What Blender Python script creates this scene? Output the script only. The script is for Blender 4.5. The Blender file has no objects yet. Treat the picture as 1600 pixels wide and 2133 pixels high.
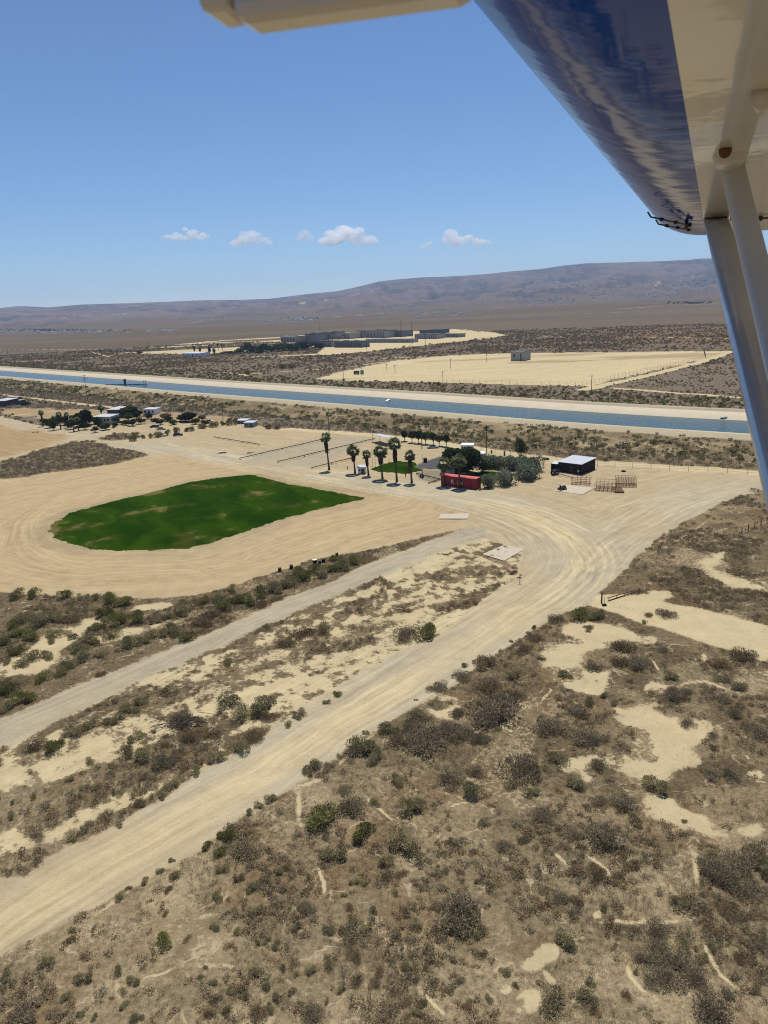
import bpy, math, random
import numpy as np
from mathutils import Vector, Matrix

rng = np.random.default_rng(7)
random.seed(7)
sc = bpy.context.scene
COL = sc.collection

# ------------------------------------------------------------------ camera maths
FPX, PITCH, ROLL, H = 1560.0, math.radians(15.5), math.radians(2.5), 45.0
cF = np.array([0, math.cos(PITCH), -math.sin(PITCH)])
_u0 = np.array([0, math.sin(PITCH), math.cos(PITCH)])
_r0 = np.array([1.0, 0, 0])
cR = math.cos(ROLL) * _r0 - math.sin(ROLL) * _u0
cU = math.sin(ROLL) * _r0 + math.cos(ROLL) * _u0
CAM = np.array([0, 0, H])

def ray(x, y):
    d = cF + cR * (x - 800) / FPX - cU * (y - 1066.5) / FPX
    return d / np.linalg.norm(d)

def G(x, y, z=0.0):
    """point of the plane at height z seen at photo coordinate x, y"""
    d = ray(x, y)
    return CAM + d * ((z - H) / d[2])

def GP(pts, z=0.0):
    return np.array([G(x, y, z)[:2] for x, y in pts])

def mpp(p):
    """metres per photo pixel at world point p"""
    return float(np.dot(np.array(p) - CAM, cF)) / FPX

def proj(P):
    P = np.asarray(P, float) - CAM
    z = P @ cF
    return 800 + FPX * (P @ cR) / z, 1066.5 - FPX * (P @ cU) / z, z

# ------------------------------------------------------------------ numpy noise
def _hash(ix, iy, s):
    h = (ix.astype(np.int64) * 374761393 + iy.astype(np.int64) * 668265263 + s * 1442695041) & 0xFFFFFFFF
    h = ((h ^ (h >> 13)) * 1274126177) & 0xFFFFFFFF
    return ((h ^ (h >> 16)) & 0xFFFFFF) / float(0xFFFFFF)

def vnoise(x, y, s=0):
    ix = np.floor(x); iy = np.floor(y)
    fx = x - ix; fy = y - iy
    fx = fx * fx * fx * (fx * (fx * 6 - 15) + 10); fy = fy * fy * fy * (fy * (fy * 6 - 15) + 10)
    a = _hash(ix, iy, s); b = _hash(ix + 1, iy, s); c = _hash(ix, iy + 1, s); d = _hash(ix + 1, iy + 1, s)
    return (a * (1 - fx) + b * fx) * (1 - fy) + (c * (1 - fx) + d * fx) * fy

def fbm(x, y, lam, octv=4, s=0, rough=0.5):
    t = 0; a = 1.0; n = 0; x = x / lam; y = y / lam
    for k in range(octv):
        ca, sa = math.cos(.7 * k + s), math.sin(.7 * k + s)
        t = t + a * vnoise(x * ca - y * sa + 17.3 * k, x * sa + y * ca - 9.1 * k, s + k)
        n += a; a *= rough; x = x * 2.03; y = y * 2.03
    return t / n

def sstep(a, b, x):
    t = np.clip((x - a) / (b - a), 0, 1)
    return t * t * (3 - 2 * t)

def round_poly(Q, k=2):
    for _ in range(k):
        R = np.roll(Q, -1, axis=0); Q = np.stack([Q * .75 + R * .25, Q * .25 + R * .75], 1).reshape(-1, 2)
    return Q

def sdf(P, poly):
    """signed distance to polygon, negative inside; far points get a big number"""
    poly = np.asarray(poly); out = np.full(len(P), 1e4)
    lo = poly.min(0); hi = poly.max(0); m = 0.15 * (hi - lo).max() + 15
    idx = np.where((P[:, 0] > lo[0] - m) & (P[:, 0] < hi[0] + m) & (P[:, 1] > lo[1] - m) & (P[:, 1] < hi[1] + m))[0]
    if len(idx) == 0: return out
    Q = P[idx]; d2 = np.full(len(Q), 1e18); ins = np.zeros(len(Q), bool)
    for i in range(len(poly)):
        a = poly[i]; b = poly[(i + 1) % len(poly)]; e = b - a; w = Q - a
        t = np.clip((w @ e) / max(e @ e, 1e-9), 0, 1)
        dd = ((w - t[:, None] * e) ** 2).sum(1); d2 = np.minimum(d2, dd)
        if a[1] != b[1]:
            c = (a[1] > Q[:, 1]) != (b[1] > Q[:, 1])
            xx = (b[0] - a[0]) * (Q[:, 1] - a[1]) / (b[1] - a[1]) + a[0]
            ins ^= c & (Q[:, 0] < xx)
    out[idx] = np.where(ins, -np.sqrt(d2), np.sqrt(d2))
    return out

def pline(P, line, margin=40):
    """unsigned->signed distance across and length along a polyline"""
    line = np.asarray(line); best = np.full(len(P), 1e8); sgn = np.full(len(P), 1e4); al = np.zeros(len(P))
    s0 = 0
    for i in range(len(line) - 1):
        a, b = line[i], line[i + 1]; e = b - a; L = np.linalg.norm(e); e = e / L
        w = P - a; t = np.clip(w @ e, 0, L); v = w - t[:, None] * e
        d = (v ** 2).sum(1); k = d < best
        cr = e[0] * w[:, 1] - e[1] * w[:, 0]
        best = np.where(k, d, best); al = np.where(k, s0 + t, al)
        sgn = np.where(k, np.sign(cr) * np.sqrt(d), sgn)
        s0 += L
    return sgn, al

def smooth_line(pts, step, ext=0):
    pts = np.asarray(pts, float)
    if ext:
        a = pts[0] + (pts[0] - pts[1]) / np.linalg.norm(pts[0] - pts[1]) * ext
        b = pts[-1] + (pts[-1] - pts[-2]) / np.linalg.norm(pts[-1] - pts[-2]) * ext
        pts = np.vstack([a, pts, b])
    for _ in range(3):
        q = [pts[0]]
        for i in range(len(pts) - 1):
            q += [pts[i] * .75 + pts[i + 1] * .25, pts[i] * .25 + pts[i + 1] * .75]
        q.append(pts[-1]); pts = np.array(q)
    d = np.r_[0, np.cumsum(np.linalg.norm(np.diff(pts, axis=0), axis=1))]
    n = int(d[-1] / step) + 2; t = np.linspace(0, d[-1], n)
    return np.c_[np.interp(t, d, pts[:, 0]), np.interp(t, d, pts[:, 1])]

# ------------------------------------------------------------------ materials
class NT:
    def __init__(s, name):
        s.m = bpy.data.materials.new(name); s.m.use_nodes = True
        s.t = s.m.node_tree; s.t.nodes.clear()
        s.out = s.t.nodes.new('ShaderNodeOutputMaterial')
    def n(s, typ, out=0, **k):
        nd = s.t.nodes.new('ShaderNode' + typ)
        for a, v in k.items():
            if a.startswith('i_'):
                key = a[2:]
                key = int(key) if key.isdigit() else key.replace('_', ' ')
                s.set(nd.inputs[key], v)
            else: setattr(nd, a, v)
        return nd.outputs[out]
    def set(s, sock, v):
        if isinstance(v, bpy.types.NodeSocket): s.t.links.new(v, sock)
        elif isinstance(v, (tuple, list)) and len(v) == 3 and sock.type == 'RGBA': sock.default_value = (*v, 1)
        else: sock.default_value = v
    def math(s, op, a, b=0.0, c=None):
        k = dict(operation=op, i_0=a, i_1=b)
        if c is not None: k['i_2'] = c
        return s.n('Math', **k)
    def mix(s, f, a, b, blend='MIX'):
        nd = s.t.nodes.new('ShaderNodeMix'); nd.data_type = 'RGBA'; nd.blend_type = blend
        s.set(nd.inputs[0], f); s.set(nd.inputs[6], a); s.set(nd.inputs[7], b)
        return nd.outputs[2]
    def noise(s, vec, scale, detail=4.0, rough=.55, dist=0.0):
        return s.n('TexNoise', i_Vector=vec, i_Scale=scale, i_Detail=detail, i_Roughness=rough, i_Distortion=dist)
    def rng(s, v, a, b, c=0.0, d=1.0):
        nd = s.t.nodes.new('ShaderNodeMapRange'); nd.interpolation_type = 'SMOOTHSTEP'
        s.set(nd.inputs[0], v)
        for i, q in enumerate((a, b, c, d)): nd.inputs[i + 1].default_value = q
        return nd.outputs[0]
    def attr(s, name, out=2):
        return s.n('Attribute', out, attribute_name=name)
    def pos(s): return s.n('NewGeometry', 0)
    def obj(s): return s.n('TexCoord', 3)
    def scale(s, col, f):
        nd = s.t.nodes.new('ShaderNodeVectorMath'); nd.operation = 'SCALE'
        s.set(nd.inputs[0], col); s.set(nd.inputs[3], f); return nd.outputs[0]
    def bsdf(s, col, rough=.8, spec=.2, metal=0.0, coat=0.0, bump=None, bstr=.3, bdist=.05, coatr=.05):
        b = s.t.nodes.new('ShaderNodeBsdfPrincipled')
        s.set(b.inputs['Base Color'], col); s.set(b.inputs['Roughness'], rough)
        b.inputs['Specular IOR Level'].default_value = spec
        s.set(b.inputs['Metallic'], metal); b.inputs['Coat Weight'].default_value = coat
        b.inputs['Coat Roughness'].default_value = coatr
        if bump is not None:
            bn = s.n('Bump', i_Height=bump, i_Strength=bstr, i_Distance=bdist)
            s.t.links.new(bn, b.inputs['Normal'])
            if coat: s.t.links.new(bn, b.inputs['Coat Normal'])
        s.t.links.new(b.outputs[0], s.out.inputs[0]); return b

MATS = {}
def paint_mat(name, col, rough=.6, spec=.3, metal=0.0, var=.18, scale=2.0, dirt=None, dirt_amt=.5):
    """weathered surface: colour varied by noise plus optional dirt colour"""
    if name in MATS: return MATS[name]
    t = NT(name); o = t.obj()
    n1 = t.noise(o, scale, 5, .6); n2 = t.noise(o, scale * 7, 3, .6)
    c = t.scale(col, t.math('ADD', 1 - var, t.math('MULTIPLY', n1, 2 * var)))
    if dirt: c = t.mix(t.math('MULTIPLY', t.rng(n2, .45, .75), dirt_amt), c, dirt)
    t.bsdf(c, rough, spec, metal, bump=n2, bstr=.15, bdist=.02)
    MATS[name] = t.m; return t.m

def leaf_mat(name, c1, c2, trans=.25):
    if name in MATS: return MATS[name]
    t = NT(name)
    tint = t.attr('tint'); oi = t.n('ObjectInfo', 5)
    c = t.mix(tint, c1, c2)
    c = t.scale(c, t.math('ADD', .82, t.math('MULTIPLY', oi, .36)))
    d = t.n('BsdfDiffuse', i_Color=c, i_Roughness=.6); tr = t.n('BsdfTranslucent', i_Color=c)
    m = t.n('MixShader', i_0=trans, i_1=d, i_2=tr)
    t.t.links.new(m, t.out.inputs[0]); MATS[name] = t.m; return t.m

def ground_mat():
    t = NT('desert_ground'); P = t.pos()
    veg = t.attr('veg'); grn = t.attr('green'); scol = t.attr('scol', 0); vcol = t.attr('vcol', 0)
    flow = t.attr('flow', 1); stk = t.attr('streak')
    nf = t.noise(P, 2.2, 5, .62); nm = t.noise(P, .35, 5, .6); nff = t.noise(P, 9, 4, .7); nl = t.noise(P, .045, 4, .55)
    # sand with tyre streaks
    s1 = t.noise(flow, 1.0, 6, .72); s2 = t.noise(t.n('Mapping', i_Vector=flow, i_Scale=(1.7, .35, 1.0)), 1.0, 4, .6)
    sv = t.math('ADD', t.math('MULTIPLY', t.math('SUBTRACT', s1, .5), 2.2), t.math('MULTIPLY', t.math('SUBTRACT', s2, .5), .7))
    sv = t.math('MULTIPLY', sv, stk)
    k = t.math('ADD', .66, t.math('MULTIPLY', nm, .50))
    k = t.math('ADD', k, t.math('MULTIPLY', t.math('SUBTRACT', nf, .5), .34))
    k = t.math('ADD', k, t.math('MULTIPLY', t.math('SUBTRACT', nff, .5), .34))
    k = t.math('ADD', k, t.math('ADD', .1, sv))
    sand = t.scale(scol, k)
    sand = t.mix(t.math('MULTIPLY', t.rng(nl, .45, .7), .35), sand, t.mix(.5, sand, (.40, .30, .165)))
    # dry litter and brush ground
    vk = t.math('ADD', -.24, t.math('MULTIPLY', nf, 1.9))
    vk = t.math('ADD', vk, t.math('MULTIPLY', t.math('SUBTRACT', nff, .5), 1.5))
    vk = t.math('ADD', vk, t.math('MULTIPLY', t.math('SUBTRACT', nm, .5), .55))
    vg = t.scale(vcol, t.math('ADD', vk, .28))
    warm = t.noise(P, .13, 4, .6)
    vg = t.mix(t.math('MULTIPLY', t.rng(warm, .52, .72), .5), vg, t.mix(.5, vg, (.15, .095, .045), 'MIX'))
    crk = t.noise(P, .26, 3, .55, .6)
    crk = t.math('ABSOLUTE', t.math('SUBTRACT', crk, .5))
    cr = t.math('MULTIPLY', t.rng(crk, .022, .004), t.rng(nm, .45, .62))
    vg = t.mix(t.math('MULTIPLY', cr, .7), vg, (.40, .32, .20))
    m = t.math('ADD', veg, t.math('ADD', t.math('MULTIPLY', t.math('SUBTRACT', nf, .5), 1.5), t.math('MULTIPLY', t.math('SUBTRACT', nff, .5), .9)))
    m = t.rng(m, .36, .64)
    c = t.mix(m, sand, vg)
    # turf
    g1 = t.noise(P, .09, 5, .6); g2 = t.noise(t.n('Mapping', i_Vector=flow, i_Scale=(1, .5, 1)), .8, 5, .65)
    gc = t.mix(t.rng(g2, .35, .65), (.008, .028, .001), (.022, .048, .002))
    gc = t.mix(t.math('MULTIPLY', t.rng(g1, .52, .68), .55), gc, (.06, .058, .013))
    gc = t.mix(t.math('MULTIPLY', t.rng(t.math('MULTIPLY', g2, g1), .31, .40), .45), gc, (.20, .15, .06))
    gm = t.rng(t.math('ADD', grn, t.math('ADD', t.math('MULTIPLY', t.math('SUBTRACT', nf, .5), 1.1), t.math('MULTIPLY', t.math('SUBTRACT', nm, .5), .8))), .4, .6)
    c = t.mix(gm, c, gc)
    bh = t.math('ADD', nff, t.math('MULTIPLY', nf, 1.5))
    t.bsdf(c, 1.0, 0.0, bump=bh, bstr=.55, bdist=.12)
    return t.m

# ------------------------------------------------------------------ object helpers
def tag(o, label=None, cat=None, group=None, kind=None):
    if label: o['label'] = label
    if cat: o['category'] = cat
    if group: o['group'] = group
    if kind: o['kind'] = kind
    return o

def empty(name, loc, label, cat, group=None, rz=0.0):
    o = bpy.data.objects.new(name, None); COL.objects.link(o)
    o.location = [float(v) for v in loc]; o.rotation_euler = (0, 0, rz); o.empty_display_size = .3
    return tag(o, label, cat, group)

def link(name, me, parent=None):
    o = bpy.data.objects.new(name, me); COL.objects.link(o)
    if parent is not None: o.parent = parent
    return o

def np_mesh(name, V, F, mat, tint=None, smooth=False):
    """fast mesh from numpy verts and (n,3) or (n,4) faces"""
    V = np.asarray(V, np.float32); F = np.asarray(F, np.int32); k = F.shape[1]
    me = bpy.data.meshes.new(name)
    me.vertices.add(len(V)); me.vertices.foreach_set('co', V.ravel())
    me.loops.add(F.size); me.loops.foreach_set('vertex_index', F.ravel())
    me.polygons.add(len(F)); me.polygons.foreach_set('loop_start', np.arange(0, F.size, k, dtype=np.int32))
    me.polygons.foreach_set('loop_total', np.full(len(F), k, np.int32))
    if smooth: me.polygons.foreach_set('use_smooth', np.ones(len(F), bool))
    me.update(calc_edges=True)
    if tint is not None:
        a = me.attributes.new('tint', 'FLOAT', 'POINT'); a.data.foreach_set('value', np.asarray(tint, np.float32))
    if mat: me.materials.append(mat)
    return me

class MB:
    def __init__(s): s.v = []; s.f = []
    def add(s, vs, fs):
        b = len(s.v); s.v += [tuple(map(float, p)) for p in vs]; s.f += [tuple(b + i for i in f) for f in fs]; return s
    def box(s, c, size, rz=0.0, top=(1, 1), rot=None):
        sx, sy, sz = [q / 2 for q in size]; vs = []
        for z in (-1, 1):
            kx, ky = (top if z > 0 else (1, 1))
            for x, y in ((-1, -1), (1, -1), (1, 1), (-1, 1)): vs.append(Vector((x * sx * kx, y * sy * ky, z * sz)))
        M = rot if rot is not None else Matrix.Rotation(rz, 3, 'Z')
        vs = [M @ v + Vector(c) for v in vs]
        return s.add(vs, [(3, 2, 1, 0), (4, 5, 6, 7), (0, 1, 5, 4), (1, 2, 6, 5), (2, 3, 7, 6), (3, 0, 4, 7)])
    def tube(s, pts, rad, n=6, cap=True, flat=1.0, ref=None):
        pts = [Vector(p) for p in pts]; b = len(s.v)
        if not isinstance(rad, (list, tuple)): rad = [rad] * len(pts)
        for i, p in enumerate(pts):
            d = (pts[min(i + 1, len(pts) - 1)] - pts[max(i - 1, 0)]).normalized()
            r_ = Vector(ref) if ref else (Vector((1, 0, 0)) if abs(d.x) < .8 else Vector((0, 1, 0)))
            a = d.cross(r_).normalized(); c = d.cross(a)
            for k in range(n):
                th = 2 * math.pi * k / n
                s.v.append(tuple(p + (a * math.cos(th) * flat + c * math.sin(th)) * rad[i]))
        for i in range(len(pts) - 1):
            for k in range(n):
                s.f.append((b + i * n + k, b + i * n + (k + 1) % n, b + (i + 1) * n + (k + 1) % n, b + (i + 1) * n + k))
        if cap:
            s.f.append(tuple(b + k for k in reversed(range(n))))
            s.f.append(tuple(b + (len(pts) - 1) * n + k for k in range(n)))
        return s
    def torus(s, c, R, r, axis, n=16, m=6):
        ax = Vector(axis).normalized(); a = ax.orthogonal().normalized(); e = ax.cross(a); b = len(s.v)
        for i in range(n):
            th = 2 * math.pi * i / n; d = a * math.cos(th) + e * math.sin(th)
            for k in range(m):
                ph = 2 * math.pi * k / m
                s.v.append(tuple(Vector(c) + d * (R + r * math.cos(ph)) + ax * r * math.sin(ph)))
        for i in range(n):
            for k in range(m):
                s.f.append((b + i * m + k, b + ((i + 1) % n) * m + k, b + ((i + 1) % n) * m + (k + 1) % m, b + i * m + (k + 1) % m))
        return s
    def build(s, name, mat, parent=None, smooth=False, bevel=0.0):
        me = bpy.data.meshes.new(name); me.from_pydata(s.v, [], s.f); me.materials.append(mat)
        if smooth: me.polygons.foreach_set('use_smooth', [True] * len(me.polygons))
        me.update(); o = link(name, me, parent)
        if bevel:
            md = o.modifiers.new('bevel', 'BEVEL'); md.width = bevel; md.segments = 2; md.limit_method = 'ANGLE'
        return o

# ------------------------------------------------------------------ layout, in photo coordinates laid on the ground
def z3(o, k, L): return [(o[0] + x / k, o[1] + y / k) for x, y in L]

ROADM = smooth_line(GP([(-500, 2230), (0, 1895), (300, 1735), (600, 1560), (900, 1378), (1100, 1262), (1190, 1200), (1200, 1150), (1140, 1100), (1040, 1060), (900, 1030), (700, 998), (500, 966), (300, 928), (150, 900), (0, 874), (-300, 830)]), 3)
ROADR = smooth_line(GP([(900, 1378), (1120, 1250), (1230, 1180), (1320, 1105), (1500, 1020), (1800, 970)]), 3)
STRIP = smooth_line(GP([(-300, 1660), (0, 1528), (300, 1398), (600, 1262), (800, 1185), (1000, 1110), (1150, 1070)]), 3)
P_YARD = GP([(-500, 850), (0, 868), (90, 888), (170, 880), (260, 868), (330, 862), (420, 878), (500, 873), (560, 893), (610, 897),
             (690, 900), (760, 905), (830, 912), (1000, 935), (1130, 955), (1230, 968), (1400, 973), (1600, 988), (1900, 1000),
             (1900, 1004), (1600, 1018), (1530, 1038), (1480, 1060), (1420, 1090), (1370, 1120), (1330, 1155), (1290, 1195), (1255, 1220), (1235, 1245),
             (1225, 1262), (1180, 1275), (1110, 1312), (990, 1390), (870, 1468), (760, 1535), (640, 1620), (520, 1692), (420, 1760), (300, 1835), (150, 1912), (0, 1990), (-400, 2230),
             (-400, 2010), (0, 1828), (50, 1822), (140, 1765), (202, 1740), (250, 1719), (300, 1688), (350, 1658), (409, 1617), (450, 1590), (530, 1545), (620, 1478), (700, 1436), (760, 1400), (830, 1360), (930, 1315),
             (1000, 1255), (1080, 1200), (1090, 1150), (1010, 1120), (960, 1100), (880, 1118), (830, 1133), (740, 1150), (640, 1168), (560, 1195), (450, 1230), (400, 1242), (300, 1248), (200, 1238), (130, 1240), (60, 1236), (0, 1232), (-400, 1250)])
P_BRANCH = GP([(1225, 1262), (1240, 1238), (1290, 1240), (1330, 1243), (1400, 1256), (1480, 1272), (1600, 1303), (1900, 1370), (1900, 1460), (1600, 1380), (1480, 1345), (1400, 1318), (1330, 1296), (1270, 1275)])
P_STRIP = GP([(-300, 1625), (0, 1497), (150, 1437), (280, 1380), (400, 1330), (500, 1290), (600, 1242), (700, 1207), (760, 1177), (850, 1142), (960, 1102), (1010, 1095), (1010, 1120), (900, 1155), (800, 1200), (700, 1240), (600, 1285), (450, 1350), (300, 1415), (150, 1490), (0, 1560), (-300, 1700)])
P_MID = GP([(-300, 1700), (0, 1560), (150, 1490), (300, 1415), (450, 1350), (600, 1285), (700, 1240), (800, 1200), (900, 1155), (1010, 1120), (1110, 1120), (1150, 1160), (1120, 1210), (1020, 1265), (930, 1318), (830, 1362), (760, 1402), (700, 1440), (620, 1480), (530, 1540), (400, 1610), (300, 1655), (100, 1750), (0, 1800), (-300, 1950)])
P_TURF = GP([(103, 1105), (110, 1090), (145, 1070), (180, 1060), (240, 1043), (300, 1030), (400, 1003), (470, 993), (515, 988), (530, 990), (600, 1008), (680, 1022), (763, 1037), (700, 1052), (640, 1068), (560, 1090), (460, 1125), (430, 1133), (385, 1143), (320, 1146), (240, 1148), (180, 1143), (140, 1130), (115, 1119)])
P_FIELD = GP([(-400, 1020), (0, 998), (250, 965), (350, 945), (520, 980), (700, 1010), (900, 1045), (990, 1075), (950, 1100), (740, 1150), (560, 1195), (400, 1242), (200, 1240), (0, 1235), (-400, 1250)])
BARE = [  # bare pale sand inside the brush
    z3((1000, 1250), 2.667, [(500, 110), (780, 140), (880, 190), (1000, 215), (960, 250), (780, 240), (690, 290), (600, 340), (560, 400), (580, 520), (480, 470), (400, 440), (330, 340), (380, 250), (440, 180)]),
    z3((1000, 1250), 2.667, [(560, 400), (690, 390), (710, 500), (640, 540), (575, 510)]),
    z3((1000, 1250), 2.667, [(650, 640), (800, 560), (990, 540), (1020, 600), (1100, 650), (1300, 680), (1350, 710), (1230, 770), (1170, 830), (1200, 870), (1380, 920), (1100, 930), (1080, 1000), (870, 1000), (780, 930), (770, 840), (930, 780), (800, 710)]),
    z3((1000, 1250), 2.667, [(480, 860), (640, 850), (770, 840), (770, 890), (620, 960), (680, 1020), (640, 1040), (500, 970), (410, 940)]),
    z3((1000, 1250), 2.667, [(860, 1080), (1060, 1060), (1130, 1130), (1250, 1180), (1300, 1260), (1440, 1300), (1600, 1160), (1600, 1350), (1400, 1320), (1100, 1280), (920, 1190)]),
    z3((1000, 1250), 2.667, [(1440, 950), (1530, 930), (1640, 990), (1640, 1040), (1530, 1045)]),
    z3((1000, 1250), 2.667, [(880, 490), (1000, 430), (1040, 470), (1000, 545), (900, 540)]),
    z3((1000, 1250), 2.667, [(1240, 280), (1280, 330), (1250, 380), (1200, 330)]),
    z3((1000, 1250), 2.667, [(110, 690), (230, 680), (200, 720), (160, 750)]),
    z3((500, 1250), 2.286, [(880, 470), (1000, 470), (1040, 540), (1020, 580), (900, 540)]),
    z3((800, 1000), 2.0, [(1310, 320), (1430, 280), (1440, 340), (1370, 360), (1430, 400), (1600, 430), (1700, 470), (1440, 455), (1340, 380)]),
    z3((800, 1000), 2.0, [(1060, 480), (1180, 460), (1200, 500), (1080, 530)]),
    z3((1000, 1650), 2.667, [(300, 850), (420, 860), (440, 790), (445, 870), (330, 985), (235, 975), (330, 920)]),
    z3((1000, 1650), 2.667, [(110, 1110), (160, 1030), (195, 1070), (150, 1115)]),
    z3((1000, 1650), 2.667, [(205, 1205), (270, 1095), (350, 1140), (300, 1205), (230, 1215)]),
    z3((1000, 1650), 2.667, [(360, 990), (420, 1050), (400, 1080), (350, 1010)]),
    z3((1000, 1650), 2.667, [(610, 690), (650, 640), (680, 660), (670, 710)]),
    z3((0, 1200), 2.286, [(0, 400), (60, 385), (180, 300), (330, 240), (430, 190), (470, 215), (430, 265), (320, 330), (280, 400), (330, 420), (230, 440), (60, 460), (0, 470)]),
    z3((0, 1200), 2.286, [(430, 290), (620, 250), (760, 215), (790, 235), (640, 280), (500, 310)]),
    z3((0, 1200), 2.286, [(600, 150), (700, 125), (850, 118), (830, 150), (690, 180)]),
    z3((0, 1200), 2.286, [(-60, 960), (200, 860), (520, 740), (760, 630), (900, 560), (1330, 360), (1330, 390), (960, 590), (760, 690), (560, 800), (330, 920), (0, 1040), (-60, 1080)]),
    z3((0, 1600), 2.667, [(-60, 330), (100, 260), (240, 200), (240, 240), (100, 350), (-60, 400)]),
    z3((500, 1250), 2.286, [(0, 300), (190, 250), (480, 120), (700, 60), (900, 40), (1000, 90), (960, 170), (700, 260), (480, 380), (420, 430), (400, 330), (250, 330), (60, 350)]),
]
PATHS = [  # narrow animal tracks
    z3((500, 1650), 2.667, [(480, 690), (700, 830), (820, 940), (1000, 1110), (1150, 1260), (1300, 1350)]),
    z3((500, 1650), 2.667, [(60, 880), (290, 1060), (500, 1220), (640, 1310)]),
    z3((500, 1650), 2.667, [(400, 340), (470, 500), (465, 570), (330, 560), (340, 520)]),
    z3((500, 1650), 2.667, [(40, 200), (150, 290), (200, 330)]),
    z3((500, 1650), 2.667, [(330, 0), (325, 170), (460, 220)]),
    z3((500, 1650), 2.667, [(520, 620), (700, 800)]),
    z3((1000, 1650), 2.667, [(400, 750), (700, 725), (1000, 710), (1220, 700), (1240, 690)]),
    z3((1000, 1650), 2.667, [(1220, 700), (1200, 480), (1180, 330), (1100, 210)]),
    z3((1000, 1650), 2.667, [(1220, 700), (1260, 880), (1330, 1010), (1480, 1140), (1600, 1200)]),
    z3((1000, 1650), 2.667, [(930, 730), (830, 800), (800, 900), (830, 1020), (900, 1110), (1050, 1190), (1150, 1280)]),
    z3((1000, 1650), 2.667, [(1330, 1010), (1260, 960), (1100, 870), (940, 790)]),
    z3((1000, 1650), 2.667, [(1260, 780), (1450, 830), (1600, 940)]),
    z3((1000, 1650), 2.667, [(350, 1140), (420, 1100), (600, 1085), (830, 1090)]),
    z3((1000, 1650), 2.667, [(280, 220), (480, 400), (540, 450), (470, 440)]),
    z3((1000, 1650), 2.667, [(520, 300), (700, 430), (740, 520), (850, 580)]),
    z3((500, 1250), 2.286, [(200, 920), (400, 850), (520, 740), (680, 600)]),
    z3((500, 1250), 2.286, [(280, 880), (290, 1070), (330, 1130)]),
    z3((500, 1250), 2.286, [(570, 830), (580, 920), (690, 1020), (830, 1130)]),
    z3((500, 1250), 2.286, [(880, 900), (1000, 930), (1100, 960), (960, 1000), (980, 1060)]),
    z3((0, 1600), 2.667, [(420, 900), (620, 760), (840, 590)]),
    z3((0, 1600), 2.667, [(550, 140), (620, 150), (740, 225)]),
    z3((0, 1600), 2.667, [(-40, 540), (250, 390), (450, 300), (620, 190)]),
    z3((0, 1600), 2.667, [(780, 1310), (800, 1180), (950, 1130), (1050, 1100), (1340, 1105), (1420, 1020)]),
    z3((0, 1600), 2.667, [(960, 850), (1150, 830), (1300, 800)]),
    z3((800, 1000), 2.0, [(1290, 215), (1400, 130), (1500, 80), (1560, 50)]),
    z3((800, 1000), 2.0, [(1060, 330), (1200, 260), (1290, 215)]),
    z3((1000, 1250), 2.667, [(900, 260), (960, 340), (1020, 420), (1040, 470)]),
    z3((1000, 1250), 2.667, [(1060, 480), (1250, 450), (1350, 490), (1480, 550)]),
    z3((1000, 1250), 2.667, [(1340, 710), (1500, 880), (1510, 940)]),
    z3((1000, 1250), 2.667, [(320, 600), (400, 500), (330, 440)]),
]
P_BRUSHA = GP([(-200, 990), (0, 962), (90, 935), (150, 921), (190, 919), (250, 933), (312, 948), (240, 966), (100, 986), (0, 999), (-200, 1010)])
P_BROWN = GP([(-200, 905), (0, 888), (80, 897), (150, 908), (110, 925), (0, 955), (-200, 985)])
P_HBRUSH = GP([(205, 912), (240, 903), (290, 902), (300, 910), (250, 917), (222, 918)])
P_LAWN1 = GP(z3((640, 860), 3.2, [(420, 375), (500, 340), (600, 320), (720, 330), (770, 382), (650, 410), (560, 402), (480, 395)]))
P_LAWN2 = GP(z3((640, 860), 3.2, [(1070, 418), (1150, 393), (1230, 388), (1290, 400), (1250, 450), (1150, 472)]))
P_COURT = GP([(863, 972), (882, 962), (915, 951), (950, 955), (945, 980), (920, 978), (876, 977)])
P_CONC = GP([(868, 982), (880, 979), (925, 981), (925, 1000), (905, 1008), (872, 998)])
P_LOT = GP([(548, 940), (690, 908), (775, 913), (655, 975), (500, 968)])
P_PADFAR = GP([(655, 790), (700, 776), (770, 761), (830, 751), (900, 743), (1000, 737), (1100, 735), (1300, 733), (1500, 731), (1560, 731), (1500, 741), (1400, 764), (1300, 787), (1230, 805), (1100, 803), (930, 797), (820, 795), (740, 795)])
P_PRISON = GP([(190, 736), (330, 722), (420, 712), (500, 706), (620, 700), (720, 700), (860, 690), (950, 685), (1020, 692), (1055, 699), (1000, 706), (950, 712), (850, 722), (760, 733), (680, 740), (560, 743), (450, 746), (400, 738), (300, 737)])
P_PRBRUSH = GP([(560, 746), (690, 746), (850, 743), (1000, 735), (1000, 720), (900, 722), (800, 732), (700, 741)])
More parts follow.
